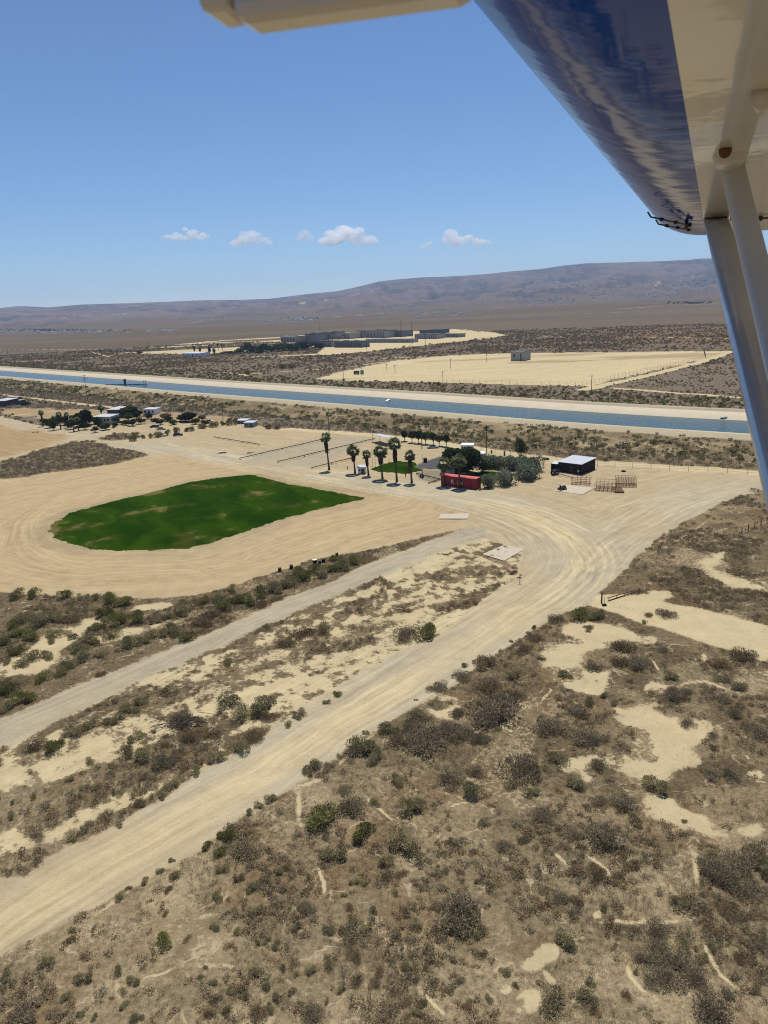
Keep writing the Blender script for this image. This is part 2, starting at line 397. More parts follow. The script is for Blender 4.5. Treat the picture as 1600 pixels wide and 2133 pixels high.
FARLINES = [([(500, 781), (620, 772), (720, 765), (890, 742)], 4), ([(560, 744), (690, 746), (800, 746), (890, 742)], 4),
            ([(0, 755), (100, 750), (180, 746), (260, 738)], 7), ([(0, 729), (150, 728), (250, 727), (330, 720)], 6),
            ([(190, 733), (225, 743)], 4), ([(205, 760), (240, 765), (305, 766)], 3), ([(380, 773), (480, 777), (540, 787)], 3),
            ([(1215, 812), (1330, 787), (1450, 757), (1520, 735)], 8), ([(1280, 808), (1400, 818), (1560, 829)], 5),
            ([(960, 690), (1020, 692), (1050, 699), (1000, 707), (900, 717), (760, 733)], 8), ([(1100, 700), (1300, 702), (1520, 705)], 4),
            ([(0, 822), (60, 829), (130, 837), (200, 845), (260, 852)], 4.5), ([(-60, 846), (60, 838), (100, 832)], 4),
            ([(0, 868), (60, 862), (120, 855)], 1.5), ([(600, 893), (760, 905), (830, 913), (1000, 936), (1160, 957), (1300, 967), (1600, 987)], 6)]

def off_line(L, o):
    t_ = np.gradient(L, axis=0); t_ /= np.linalg.norm(t_, axis=1)[:, None]; return L + np.c_[-t_[:, 1], t_[:, 0]] * o
TRACKS = []
_q = np.random.default_rng(55); _rm = np.hypot(ROADM[:, 0], ROADM[:, 1]); _in = np.where(_rm < 300)[0]
for o in (-7.4, -5.6, -4.3, -2.8, -1.2, .4, 1.9, 3.3, 4.9, 6.3, 8.2):
    a_ = int(_q.uniform(0, .35) * len(_in)); b_ = int(_q.uniform(.65, 1) * len(_in)); k_ = _in[a_:b_]
    TRACKS.append((off_line(ROADM, o)[k_][::2] + np.c_[np.sin(np.arange(len(k_[::2])) * .13) * .6, np.zeros(len(k_[::2]))], .30, _q.choice([1.28, 1.2, .80, .84])))
for pts_, f_ in (([(1110, 1275), (1210, 1190), (1310, 1110), (1450, 1045), (1590, 1010)], 1.3), ([(1150, 1250), (1240, 1180), (1330, 1118), (1470, 1052)], .8), ([(1060, 1300), (1180, 1205), (1250, 1130), (1290, 1080), (1380, 1040)], 1.25), ([(1000, 1045), (1120, 1062), (1250, 1060), (1400, 1030), (1560, 1000)], 1.22),
                 ([(1000, 1050), (1090, 1080), (1180, 1130), (1215, 1190), (1190, 1235), (1120, 1285)], 1.35), ([(960, 1040), (1080, 1072), (1200, 1130), (1240, 1180), (1200, 1250)], .78), ([(930, 1035), (1050, 1050), (1150, 1090), (1195, 1150), (1180, 1210), (1110, 1268)], 1.28), ([(1000, 1012), (1110, 1040), (1190, 1035), (1300, 1040)], .85), ([(640, 1000), (760, 1022), (900, 1060), (1010, 1075), (1090, 1100)], .82), ([(620, 995), (800, 1020), (950, 1048)], 1.22),
                 ([(180, 1000), (60, 1060), (20, 1120), (60, 1180), (250, 1215), (480, 1190), (700, 1130)], .85), ([(280, 985), (100, 1045), (40, 1110), (110, 1170), (330, 1200), (560, 1160), (800, 1090), (930, 1060)], 1.2), ([(500, 1215), (700, 1150), (860, 1105)], 1.2), ([(330, 1165), (420, 1180), (470, 1200), (430, 1225)], .82)):
    TRACKS.append((smooth_line(GP(pts_), 2.5), .32, f_))

# the canal: near and far water edge at water level
ZW = 2.0
CAN_N = smooth_line(GP([(-60, 779.5), (0, 785), (115, 795), (219, 804), (337, 815), (540, 831), (800, 852), (1040, 873), (1300, 893), (1574, 910)], ZW), 8, 420)
_t = np.gradient(CAN_N, axis=0); _t /= np.linalg.norm(_t, axis=1)[:, None]
CAN_NRM = np.c_[-_t[:, 1], _t[:, 0]]
if CAN_NRM[len(CAN_NRM) // 2, 1] < 0: CAN_NRM = -CAN_NRM
CW = 30.0

TAN = np.array([.34, .272, .163]); GREY = np.array([.318, .277, .192]); PALE = np.array([.43, .355, .208]); BROWN = np.array([.27, .18, .09])
VN = np.array([.175, .135, .077]); VL = np.array([.235, .185, .108]); VD = np.array([.13, .10, .058]); VF = np.array([.135, .108, .075]); VO = np.array([.20, .115, .06])

def paint(P, levee=None):
    """ground cover at world points P: brush cover, sand colour, brush colour, turf, tyre streak coordinates"""
    n = len(P); x, y = P[:, 0], P[:, 1]; r = np.hypot(x, y)
    w1 = fbm(x, y, 7, 4, 1) - .5; w2 = fbm(x, y, 1.6, 3, 2) - .5
    near = 1 - sstep(180, 330, r)
    amp = np.where(r < 330, 1.0, np.clip(r / 330, 1, 6))
    wob = (w1 * 4.0 + w2 * 2.6) * amp
    veg = .93 + .42 * sstep(250, 420, r); scol = np.tile(TAN, (n, 1)); vcol = np.tile(VN, (n, 1)); green = np.zeros(n)
    def over(arr, val, m):
        if arr.ndim == 1: arr[:] = arr * (1 - m) + val * m
        else: arr[:] = arr * (1 - m[:, None]) + np.asarray(val) * m[:, None]
    big = fbm(x, y, 60, 3, 5)
    over(vcol, VD, sstep(.42, .62, big) * near); over(vcol, VF, 1 - near)
    # bottom left of the view: paler litter between the shrubs
    pal = sstep(70, 55, y + 0.18 * x) * near
    over(vcol, VL, pal * (.55 + .45 * sstep(.35, .6, fbm(x, y, 14, 3, 9))))
    bm_ = fbm(x, y, 7, 3, 203); over(vcol, vcol * .78, sstep(.48, .66, bm_) * near * .8)
    rgt = sstep(-.05, .12, np.arctan2(x, y)) * sstep(52, 66, r) * near
    mat_ = fbm(x, y, 5, 4, 209); over(vcol, np.array([.10, .077, .044]), sstep(.46, .58, mat_) * (.35 + .5 * rgt) * near)
    over(vcol, np.array([.15, .10, .052]), sstep(.60, .70, fbm(x, y, 6, 3, 211)) * .4 * near)
    # natural openings
    op = sstep(.62, .74, fbm(x, y, 9, 4, 3)) * near
    over(veg, .32, op * .6)
    opf = sstep(.60, .75, fbm(x * .35, y, 45, 3, 13)) * (1 - near) * (1 - sstep(900, 1500, r))
    over(veg, .45, opf * .35 + opf * .25 * sstep(430, 600, r))
    d = sdf(P, P_MID) + wob * .5
    mm = sstep(.6, -.6, d); mid = .62 * fbm(x, y, 1.5, 3, 23) + .38 * fbm(x, y, .8, 2, 24); mid = .5 * mid + .5 * fbm(*( (P @ np.array([[.86, -.5], [.5, .86]])).T * np.array([[.35], [1.3]])), 6, 4, 21)
    over(veg, 1.0, mm * 0); veg[:] = veg * (1 - mm) + mm * np.clip(.54 + (mid - .5) * 4.4, 0, 1)
    over(scol, PALE * .96, mm)
    bfn = fbm(x, y, 1.3, 3, 219); bsp = sstep(.56, .70, fbm(x, y, 3.2, 4, 217))
    for q in BARE:
        Q_ = round_poly(GP(q)); sz = math.sqrt(abs(np.dot(Q_[:, 0], np.roll(Q_[:, 1], -1)) - np.dot(Q_[:, 1], np.roll(Q_[:, 0], -1))) / 2); d = sdf(P, Q_) + wob * min(.8, .2 * sz); sf = min(1.3, .2 * sz)
        m = sstep(sf, -sf, d) * np.where(mm > .3, .38, 1) * (1 if sz > 4 else .25 + .75 * sstep(.34, .52, bfn)); veg[:] = veg * (1 - m) + m * np.where(near > .5, .08 + .5 * bsp, .10); over(scol, PALE * .93, m)
    for q in PATHS:
        L = GP(q); lo = L.min(0) - 4; hi = L.max(0) + 4
        i = np.where((x > lo[0]) & (x < hi[0]) & (y > lo[1]) & (y < hi[1]))[0]
        if len(i):
            dd, al_ = pline(P[i] + np.c_[w1[i], w2[i]] * .5, L)
            m = .8 * sstep(.30, .05, np.abs(dd)) * sstep(0, 3, al_) * sstep(0, 3, al_.max() - al_) * (.5 + .5 * sstep(.40, .55, fbm(x[i], y[i], 2.2, 2, 31)))
            v = veg[i]; veg[i] = v * (1 - m) + .08 * m
            scol[i] = scol[i] * (1 - m[:, None]) + PALE * m[:, None]
    d = sdf(P, P_YARD) + wob * .30
    ym = sstep(.7, -.5, d); over(veg, .04, ym); over(scol, TAN, ym)
    d = sdf(P, P_BRANCH) + wob * .35; m = sstep(.7, -.5, d); over(veg, .05, m); over(scol, PALE * .95, m)
    d = sdf(P, P_STRIP) + wob * .4; m = sstep(.9, -.9, d); over(veg, .07, m); over(scol, GREY * .97, m)
    strip = m
    # greyer gravel of the main road and turning area
    dm, am = pline(P, ROADM); dr, ar = pline(P, ROADR)
    k = np.abs(dm) < np.abs(dr) + 2
    dd = np.where(k, dm, dr); aa = np.where(k, am, ar)
    gm = ym * sstep(17, 5, np.abs(dd)) * (.35 + .65 * sstep(.35, .6, fbm(x, y, 22, 3, 41)))
    inr = (sdf(P, P_FIELD) < 0)
    over(scol, GREY * 1.06, gm * .9 * np.where(inr, 0, 1))
    ctr = ym * sstep(4.2, 1.0, np.abs(dm + 1.2)) * sstep(.15, .5, fbm(x, y, 30, 2, 44)) * sstep(190, 130, r)
    over(scol, PALE * np.array([1.05, 1.01, .96]), ctr * .65)
    # flow coordinates for tyre streaks
    dt = sdf(P, P_TURF); dt2 = np.where(dt > 9e3, 60, dt)
    wp = (fbm(x, y, 15, 3, 47) - .5) * 5 + (fbm(x, y, 4, 2, 48) - .5) * .9
    flow = np.c_[aa * .04, (dd + wp * .6) * 1.3, np.zeros(n)]; streak = .46 * ym * (.55 + .9 * fbm(x, y, 18, 3, 49))
    e = (P_TURF[8] - P_TURF[14]); e = e / np.linalg.norm(e)
    along = P @ e
    fm = inr & (dt < 9e3)
    flow[fm] = np.c_[along * .05, (dt2 + wp) * 1.1, np.full(n, 7.0)][fm]
    tf = fm & (dt < .5); e2 = np.array([-e[1], e[0]]); flow[tf] = np.c_[along * .06, (P @ e2) * .35 + w1 * 3, np.full(n, 11.0)][tf]
    streak = np.where(fm, .42 * ym * (.5 + fbm(x, y, 25, 3, 50)), streak)
    ds, as_ = pline(P, STRIP); sm = (strip > .3) & ~inr
    flow[sm] = np.c_[as_ * .04, (ds + wp * .4) * 1.3, np.full(n, 3.0)][sm]; streak = np.where(sm, .5, streak)
    mmx = (mm > .4) & ~sm & (ym < .5)
    flow[mmx] = np.c_[as_ * .035, ds * 1.0, np.full(n, 5.0)][mmx]; streak = np.where(mmx, .4, streak)
    over(scol, TAN * np.array([1.02, .97, .9]), ym * np.where(inr, .8, 0))
    # single tyre tracks, paler or darker than the gravel they press
    for L, wd, f in TRACKS:
        lo = L.min(0) - 3; hi = L.max(0) + 3
        i = np.where((x > lo[0]) & (x < hi[0]) & (y > lo[1]) & (y < hi[1]) & (r < 330))[0]
        if len(i):
            dd_, al = pline(P[i] + np.c_[w1[i], w1[i]] * .5, L)
            wv = wd * np.clip(r[i] / 110, .7, 2)
            m = sstep(wv, wv * .3, np.abs(np.abs(dd_) - .85)) * sstep(0, 12, al) * sstep(0, 12, al.max() - al) * ym[i] * sstep(.25, .5, fbm(x[i], y[i], 14, 2, 141))
            scol[i] = np.minimum(scol[i] * (1 + .6 * (f - 1) * m)[:, None], PALE * 1.06)
    # darker damp rim round the turf
    rim = sstep(7, 0, dt) * sstep(-1, .5, dt); over(scol, TAN * .74, rim * (.35 + .5 * sstep(.4, .6, fbm(x, y, 9, 3, 51))))
    over(green, 1.0, sstep(.9, -.9, dt + w1 * .7 + w2 * 1.4))
    for q in (P_LAWN1, P_LAWN2): over(green, .95, sstep(.3, -.3, sdf(P, q) + w2 * .6))
    # patches of cover and tone in the yard
    for q, v, c in ((P_BRUSHA, .95, VD), (P_HBRUSH, .85, VN * .9)):
        m = sstep(1, -1, sdf(P, q) + wob); over(veg, v, m); over(vcol, c, m)
    m = sstep(2, -2, sdf(P, P_BROWN) + wob * 2); over(scol, BROWN, m * .75); over(veg, .12, m)
    m = sstep(2, -2, sdf(P, GP([(90, 850), (330, 858), (500, 870), (490, 878), (300, 884), (150, 888), (60, 868), (0, 862), (0, 850)])) + wob * 2)
    over(scol, BROWN * .9, m * .6); over(veg, .3, m)
    m = sstep(.6, -.6, sdf(P, P_LOT) + w1 * 2); over(scol, GREY * .92, m * .8); streak = streak * (1 - .5 * m)
    m = sstep(.15, -.15, sdf(P, P_COURT)); over(scol, (.07, .072, .075), m); over(veg, 0, m); streak = streak * (1 - m); over(green, 0, m)
    m = sstep(.15, -.15, sdf(P, P_CONC)); over(scol, GREY * .62, m); over(veg, 0, m); streak = streak * (1 - .7 * m)
    # beyond the canal
    m = sstep(4, -4, sdf(P, P_PRISON) + wob * 2.0); over(scol, PALE, m); over(veg, np.where(x < -60, .12 + .75 * sstep(.42, .56, fbm(x * .25, y, 55, 4, 57)), .12), m)
    m = sstep(3, -3, sdf(P, P_PRBRUSH) + wob * 2.0); over(veg, .9, m)
    dp = sdf(P, P_PADFAR)
    m = sstep(3, -3, dp + wob * 1.2); over(veg, .06, m); over(scol, PALE * .98, m)
    pm = m > .5; flow[pm] = np.c_[x * .012, y * .12 + (fbm(x, y, 70, 3, 55) * 9), np.full(n, 9.0)][pm]; streak = np.where(pm, .3, streak)
    over(scol, BROWN * .8, m * sstep(.60, .72, fbm(x * .3, y, 26, 3, 61)) * .55)
    for q, wd in FARLINES:
        L = GP(q); dd_, _ = pline(P, L); wv = wd * .5
        m = sstep(wv + .8, wv - .8, np.abs(dd_ + w1 * 3)); over(veg, .12, m); over(scol, PALE * .97, m)
    m = sstep(60, -60, sdf(P, GP([(1200, 705), (1340, 683), (1600, 678), (1700, 700), (1600, 720), (1400, 712)]))) * (1 - near)
    over(vcol, VO, m * .8)
    fv = fbm(x * .25, y, 160, 4, 71)
    far = sstep(500, 900, r)
    over(vcol, VF * np.array([.72, .70, .64]), far * (.55 + .45 * sstep(.42, .6, fv))); over(veg, .5, far * sstep(.64, .74, fbm(x * .3, y, 120, 4, 73)) * .5)
    hl = sstep(2900, 4600, r); over(vcol, np.array([.135, .105, .085]), hl)
    gl = np.abs(2 * fbm(x, y * .6, 620, 5, 131, .58) - 1); gl2 = np.abs(2 * fbm(x * 1.2, y * .6, 240, 4, 133, .55) - 1)
    over(vcol, np.array([.062, .060, .050]), hl * np.clip(.85 * sstep(.16, .02, gl) + .6 * sstep(.14, .02, gl2), 0, 1)); over(veg, .72 + .6 * sstep(.35, .6, fbm(x, y, 240, 4, 75)), hl)  # dark gully brush, painted into the hill colour to stand in for relief shading
    return dict(veg=np.clip(veg, 0, 1.35), scol=np.clip(scol, 0, 1), vcol=vcol, green=green, flow=flow, streak=streak)

HSCAR = []
def hill_scars(P, A_, ground_at):
    """pale scraped slopes and dirt roads on the far hills"""
    for q, wd in (([(628, 634), (680, 624), (730, 618), (772, 608)], 26), ([(1292, 644), (1380, 638), (1490, 632)], 22), ([(880, 655), (960, 647), (1050, 640)], 8), ([(1250, 612), (1340, 600), (1420, 585)], 7), ([(1020, 610), (1100, 600), (1180, 588)], 7), ([(560, 668), (700, 660), (820, 652)], 8), ([(1100, 660), (1250, 652), (1400, 648)], 8), ([(60, 668), (150, 662), (260, 655)], 9), ([(380, 676), (420, 668), (470, 664)], 9)):
        L = [ground_at(a, b) for a, b in q]
        if any(v is None for v in L): continue
        L = np.array([v[:2] for v in L]); lo = L.min(0) - 60; hi = L.max(0) + 60
        i = np.where((P[:, 0] > lo[0]) & (P[:, 0] < hi[0]) & (P[:, 1] > lo[1]) & (P[:, 1] < hi[1]))[0]
        if not len(i): continue
        d, _ = pline(P[i], L); w_ = fbm(P[i, 0], P[i, 1], 90, 3, 121) - .5
        m = sstep(wd, wd * .3, np.abs(d + w_ * wd * 1.5)) * .8
        A_['veg'][i] = A_['veg'][i] * (1 - m) + .1 * m

def set_attrs(me, A):
    for k in ('veg', 'green', 'streak'):
        a = me.attributes.new(k, 'FLOAT', 'POINT'); a.data.foreach_set('value', A[k].astype(np.float32))
    for k in ('scol', 'vcol'):
        a = me.attributes.new(k, 'FLOAT_COLOR', 'POINT')
        a.data.foreach_set('color', np.c_[A[k], np.ones(len(A[k]))].astype(np.float32).ravel())
    a = me.attributes.new('flow', 'FLOAT_VECTOR', 'POINT'); a.data.foreach_set('vector', A['flow'].astype(np.float32).ravel())

# ------------------------------------------------------------------ terrain
SKY = np.array([(-300, 650), (0, 641), (40, 637), (100, 640), (170, 634), (280, 631), (330, 629), (420, 625), (500, 624), (560, 622), (640, 612), (700, 606), (740, 598), (790, 585), (830, 581), (880, 577), (960, 574), (1000, 571), (1060, 565), (1120, 560), (1170, 553), (1220, 547), (1290, 546), (1360, 544), (1420, 541), (1480, 537), (1600, 530), (1900, 524)], float)
_d = np.array([ray(a, b) for a, b in SKY])
SK_AZ = np.arctan2(_d[:, 0], _d[:, 1]); SK_EL = _d[:, 2] / np.hypot(_d[:, 0], _d[:, 1])
R_RIDGE = 7600.0
def terrain_z(r, az, x, y):
    el = np.interp(az, SK_AZ, SK_EL)
    el = np.where(np.abs(az) > 1.2, .02, el)
    zr = H + R_RIDGE * el
    t = np.clip((r - 2300) / (R_RIDGE - 2300), 0, 1.25)
    prof = np.where(t < 1, .30 * t + .70 * t ** 1.9, 1 - (t - 1) * .6)
    rid = 1 - np.abs(2 * fbm(x, y, 900, 5, 81, .55) - 1) * 2.2
    rid2 = 1 - np.abs(2 * fbm(x * 1.3, y * .8, 330, 5, 83, .58) - 1) * 2.2
    env = np.clip(t * 3, 0, 1) * np.clip(np.abs(1 - t) * 5, .04, 1)
    z = zr * prof - env * ((1 - np.clip(rid, -1, 1)) * 62 + (1 - np.clip(rid2, -1, 1)) * 40 - 22) * np.clip(zr / 240, .3, 1.3) * np.clip(t * 1.6, .2, 1)
    # nearer spur on the left half
    az0 = math.atan2(*ray(640, 640)[:2]); s = np.exp(-((r - 5200) / 700) ** 2) * np.exp(-((az - az0) / .10) ** 2) * 22
    z = z + s * (.7 + .6 * rid)
    low = fbm(x, y, 500, 4, 85); z = z + (low - .5) * 22 * sstep(1500, 3000, r) * (1 - np.clip(t * 2, 0, 1))
    z = np.where(r < 1500, 0, z)
    return np.maximum(z, -1) * sstep(1500, 2200, r)

fine = np.radians(np.arange(-47, 47.001, .125)); coarse = np.radians(np.arange(51, 309.1, 6))
AZ = np.concatenate([fine, coarse]); nA = len(AZ)
dep = np.concatenate([np.arange(66, 20, -.12), np.arange(20, 8, -.075), np.arange(8, 3, -.045), np.arange(3, 1.3, -.025)])
RR = H / np.tan(np.radians(dep))
RR = np.concatenate([[.05, 4, 8, 12, 16], RR[RR > 18], np.geomspace(2030, 9200, 170)]); nR = len(RR)
aa, rr = np.meshgrid(AZ, RR); X = rr * np.sin(aa); Y = rr * np.cos(aa)
azw = (aa + np.pi) % (2 * np.pi) - np.pi
Z = terrain_z(rr.ravel(), azw.ravel(), X.ravel(), Y.ravel())
Z = Z + (fbm(X.ravel(), Y.ravel(), 11, 4, 91) - .5) * .5 * sstep(10, 30, rr.ravel()) * (1 - sstep(400, 800, rr.ravel()))
GV = np.c_[X.ravel(), Y.ravel(), Z]
A = paint(GV[:, :2].copy())
def far_ground(px, py):
    d = ray(px, py); h_ = math.hypot(d[0], d[1]); rs = np.concatenate([np.arange(1200, 9000, 25.0)])
    zz = terrain_z(rs, np.full(len(rs), math.atan2(d[0], d[1])), rs * d[0] / h_, rs * d[1] / h_); lz = H + rs * d[2] / h_
    k = np.where(zz >= lz)[0]
    return None if not len(k) else np.array([rs[k[0]] * d[0] / h_, rs[k[0]] * d[1] / h_, zz[k[0]]])
hill_scars(GV[:, :2], A, far_ground)
GM = ground_mat()
ij = np.arange(nR * nA).reshape(nR, nA); nx = np.roll(ij, -1, axis=1)
FA = np.stack([ij[:-1], nx[:-1], nx[1:], ij[1:]], -1).reshape(-1, 4)[:, ::-1]
cx = GV[FA].mean(1)[:, :2]
cls = np.zeros(len(FA), int)
cr = np.hypot(cx[:, 0], cx[:, 1])
dmr, _ = pline(cx, ROADM); yd = sdf(cx, P_YARD) < 0; fld = sdf(cx, P_FIELD) < 0
d2, _ = pline(cx, ROADR)
cls[(yd & ~fld & ((np.abs(dmr) < 11) | (np.abs(d2) < 9)))] = 1
cls[(sdf(cx, P_STRIP) < 0) & ~yd] = 2
cls[sdf(cx, P_BRANCH) < 0] = 3
cls[sdf(cx, P_TURF) < 0] = 4
cls[(cr > 2600)] = 5
cls[(sdf(cx, P_LAWN1) < 0) | (sdf(cx, P_LAWN2) < 0)] = 6
cls[sdf(cx, P_COURT) < 0] = 7
for c, nm in enumerate(('ground', 'dirt_road', 'gravel_strip', 'sandy_track', 'turf', 'hills', 'lawn', 'asphalt_court')):
    f = FA[cls == c]; u, inv = np.unique(f, return_inverse=True)
    me = np_mesh(nm, GV[u], inv.reshape(-1, 4), GM, smooth=True)
    set_attrs(me, {k: v[u] for k, v in A.items()})
    o = link(nm, me); tag(o, kind='structure')
    if c in (4, 6):
        o['kind'] = 'stuff'

# canal embankments
def sweep(name, prof, mat, zf=None, over=None):
    """prof: list of (offset from near water edge, z)"""
    n = len(CAN_N); offs = np.array([p[0] for p in prof]); zs = np.array([p[1] for p in prof]); k = len(prof)
    V = (CAN_N[:, None, :] + CAN_NRM[:, None, :] * offs[None, :, None]).reshape(-1, 2)
    z = np.tile(zs, n); O = np.tile(offs, n)
    if zf is not None: z = z + zf(V, O)
    q = np.arange(n * k).reshape(n, k)
    F = np.stack([q[:-1, :-1], q[:-1, 1:], q[1:, 1:], q[1:, :-1]], -1).reshape(-1, 4)
    if np.cross(np.array([*(CAN_N[1] - CAN_N[0]), 0]), np.array([*CAN_NRM[0], 0]))[2] > 0: F = F[:, ::-1]
    me = np_mesh(name, np.c_[V, z], F, mat, smooth=True)
    if over is not None: set_attrs(me, over(V, O, z))
    return tag(link(name, me), kind='structure')

def lev_paint(V, O, z):
    n = len(V); x, y = V[:, 0], V[:, 1]
    a = paint(V.copy()); 
    veg = np.full(n, .08); scol = np.tile(GREY * 1.0, (n, 1))
    slope = (O < -12.5); veg = np.where(slope, .45 + .5 * sstep(.34, .55, fbm(x, y, 5, 3, 101)), veg)
    scol[slope] = TAN * .92
    fs = O > 45.5; veg = np.where(fs, .35 + .4 * sstep(.4, .6, fbm(x, y, 6, 3, 103)), veg); scol[fs] = TAN * .92
    road = (O > 37.2) & (O < 40.5); scol[road] = GREY * .86
    edge = (O > -4.2) & (O < -1); scol[edge] = PALE * .95
    toe = (O < -26); veg = np.where(toe, .9, veg)
    fl = np.c_[(x - y) * .01, O * 1.2, np.full(n, 2.0)]
    a.update(veg=veg, scol=scol, flow=fl, streak=np.full(n, .3), green=np.zeros(n), vcol=np.tile(VN * .9, (n, 1)))
    return a
bump = lambda V, O: (fbm(V[:, 0], V[:, 1], 6, 3, 105) - .5) * np.where((O < -12) | (O > 45), 1.1, .05)
sweep('canal_near_bank', [(-32, -.9), (-29, -.3), (-26, .35), (-23, 1.0), (-20, 1.65), (-17, 2.3), (-14, 2.9), (-11.5, 3.25), (-9, 3.3), (-6, 3.3), (-3.6, 3.3), (-3.2, 3.3)], GM, bump, lev_paint)
LIN = paint_mat('canal_concrete', (.50, .43, .31), .85, .1, var=.12, scale=.25, dirt=(.33, .28, .2), dirt_amt=.35)
sweep('canal_near_lining', [(-3.2, 3.32), (-2.6, 3.32), (1.5, 1.0), (4, -.05)], LIN)
sweep('canal_far_lining', [(CW - 4, .02), (CW, 2.0), (34.6, 3.9), (35.4, 3.92)], LIN)
sweep('canal_far_bank', [(35.4, 3.9), (37, 3.9), (37.4, 3.9), (40.4, 3.9), (41, 3.9), (45, 3.8), (47, 3.2), (50, 2.2), (53, 1.2), (56, .3), (60, -.8)], GM, bump, lev_paint)
t = NT('canal_water_surface'); P_ = t.pos()
rp = t.math('ADD', t.noise(P_, .55, 5, .6), t.math('MULTIPLY', t.noise(P_, 2.4, 3, .5), .35))
wc = t.mix(t.noise(P_, .03, 3, .5), (.014, .055, .068), (.022, .072, .09))
t.bsdf(wc, .18, .20, bump=rp, bstr=.7, bdist=.4)
sweep('canal_water', [(.02, ZW), (6, ZW), (12, ZW), (18, ZW), (CW - .02, ZW)], t.m)

# ------------------------------------------------------------------ vegetation templates
def leaf_cloud(n, seed, lobes=8, zs=.8, ln=(.10, .2), wd=(.04, .08), inner=.45, up=.5, wild=.6, ball=False, tri=False):
    """triangles of a shrub of unit radius sitting on z=0"""
    g = np.random.default_rng(seed)
    if ball: C = g.normal(0, 1, (lobes, 3)); C /= np.linalg.norm(C, axis=1)[:, None]; C *= .52
    else:
        th = g.uniform(0, 6.28, lobes); rr_ = np.sqrt(g.uniform(0, .5, lobes)); C = np.c_[rr_ * np.cos(th), rr_ * np.sin(th), g.uniform(.15, .6, lobes) * zs]
    R = g.uniform(.30, .55, lobes); R[0] = .55; C[0] *= .3
    if not ball: C[0, 2] = .4 * zs
    k = g.integers(0, lobes, n); d = g.normal(0, 1, (n, 3)); d /= np.linalg.norm(d, axis=1)[:, None]
    if not ball: d[:, 2] = np.abs(d[:, 2]) * np.where(g.random(n) < .75, 1, -1)
    p = C[k] + d * (R[k] * (inner + (1 - inner) * g.random(n) ** .5))[:, None] * np.array([1, 1, zs])
    if not ball: p[:, 2] = np.maximum(p[:, 2], .02 + .05 * g.random(n))
    ax = d + g.normal(0, wild, (n, 3)); ax[:, 2] += up; ax /= np.linalg.norm(ax, axis=1)[:, None]
    sd = np.cross(ax, g.normal(0, 1, (n, 3))); sd /= np.linalg.norm(sd, axis=1)[:, None] + 1e-6
    L = g.uniform(*ln, n)[:, None]; W = g.uniform(*wd, n)[:, None]
    a = p - ax * L * .5; b = p + ax * L * .5; m1 = p + sd * W; m2 = p - sd * W
    V = np.stack([a, m1, b, m2], 1).reshape(-1, 3)
    i = np.arange(n)[:, None] * 4
    F = np.concatenate([i + [0, 1, 2], i + [0, 2, 3]]) if not tri else None
    if tri: V = np.stack([m1, m2, b], 1).reshape(-1, 3); F = np.arange(n * 3).reshape(-1, 3); return V, F, np.repeat(np.clip(.5 * g.random(n) + .5 * g.random(lobes)[k], 0, 1), 3)
    T = np.repeat(np.clip(.5 * g.random(n) + .5 * g.random(lobes)[k], 0, 1), 4)
    return V, F, T

def scatter(name, mat, pts, scl, tmpl, zsc=None, seed=3):
    """one mesh of many tufts: pts (n,3), scl (n,), random template and turn each"""
    g = np.random.default_rng(seed); n = len(pts); pick = g.integers(0, len(tmpl), n); VV = []; FF = []; TT = []; b = 0
    for k, (V, F, T) in enumerate(tmpl):
        i = np.where(pick == k)[0]
        if not len(i): continue
        th = g.uniform(0, 6.28, len(i)); c, s = np.cos(th), np.sin(th); S = scl[i]; SZ = S * g.uniform(.7, 1.2, len(i)) if zsc is None else S * zsc[i]
        x = V[None, :, 0] * c[:, None] - V[None, :, 1] * s[:, None]; y = V[None, :, 0] * s[:, None] + V[None, :, 1] * c[:, None]
        W = np.stack([x * S[:, None], y * S[:, None], V[None, :, 2] * SZ[:, None]], -1) + pts[i][:, None, :]
        VV.append(W.reshape(-1, 3)); m = len(V)
        FF.append((F[None] + (np.arange(len(i)) * m)[:, None, None]).reshape(-1, 3) + b); b += len(i) * m
        TT.append(np.clip(np.tile(T, len(i)) * .6 + np.repeat(g.random(len(i)), m) * .4, 0, 1))
    me = np_mesh(name, np.concatenate(VV), np.concatenate(FF), mat, np.concatenate(TT))
    return link(name, me)

L_OLIVE = leaf_mat('olive_shrub_leaf', (.13, .115, .05), (.50, .435, .23), .22)
L_GREY = leaf_mat('grey_brush_twig', (.13, .105, .06), (.48, .395, .25), .22)
L_BROWN = leaf_mat('brown_brush_twig', (.10, .07, .036), (.45, .335, .185), .22)
L_DRY = leaf_mat('dry_litter_blade', (.06, .044, .025), (.42, .34, .205), .3)
L_GREEN = leaf_mat('green_bush_leaf', (.085, .085, .026), (.40, .375, .14), .22)
L_DARK = leaf_mat('dark_tree_leaf', (.018, .029, .011), (.07, .092, .032), .3)
L_MID = leaf_mat('mid_tree_leaf', (.036, .055, .014), (.11, .145, .038))
L_PALM = leaf_mat('palm_leaf', (.06, .08, .03), (.25, .27, .13), .35)
L_SKIRT = leaf_mat('palm_skirt_leaf', (.035, .022, .012), (.11, .068, .038), .1)
L_OLEA = leaf_mat('flowering_leaf', (.07, .095, .04), (.36, .39, .28), .4)
M_STEM = paint_mat('shrub_stem', (.16, .125, .085), .9, .1, var=.3)
M_BARK = paint_mat('tree_bark', (.12, .085, .055), .9, .1, var=.3, scale=5)
M_PTRUNK = paint_mat('palm_trunk', (.10, .072, .05), .9, .1, var=.3, scale=3)

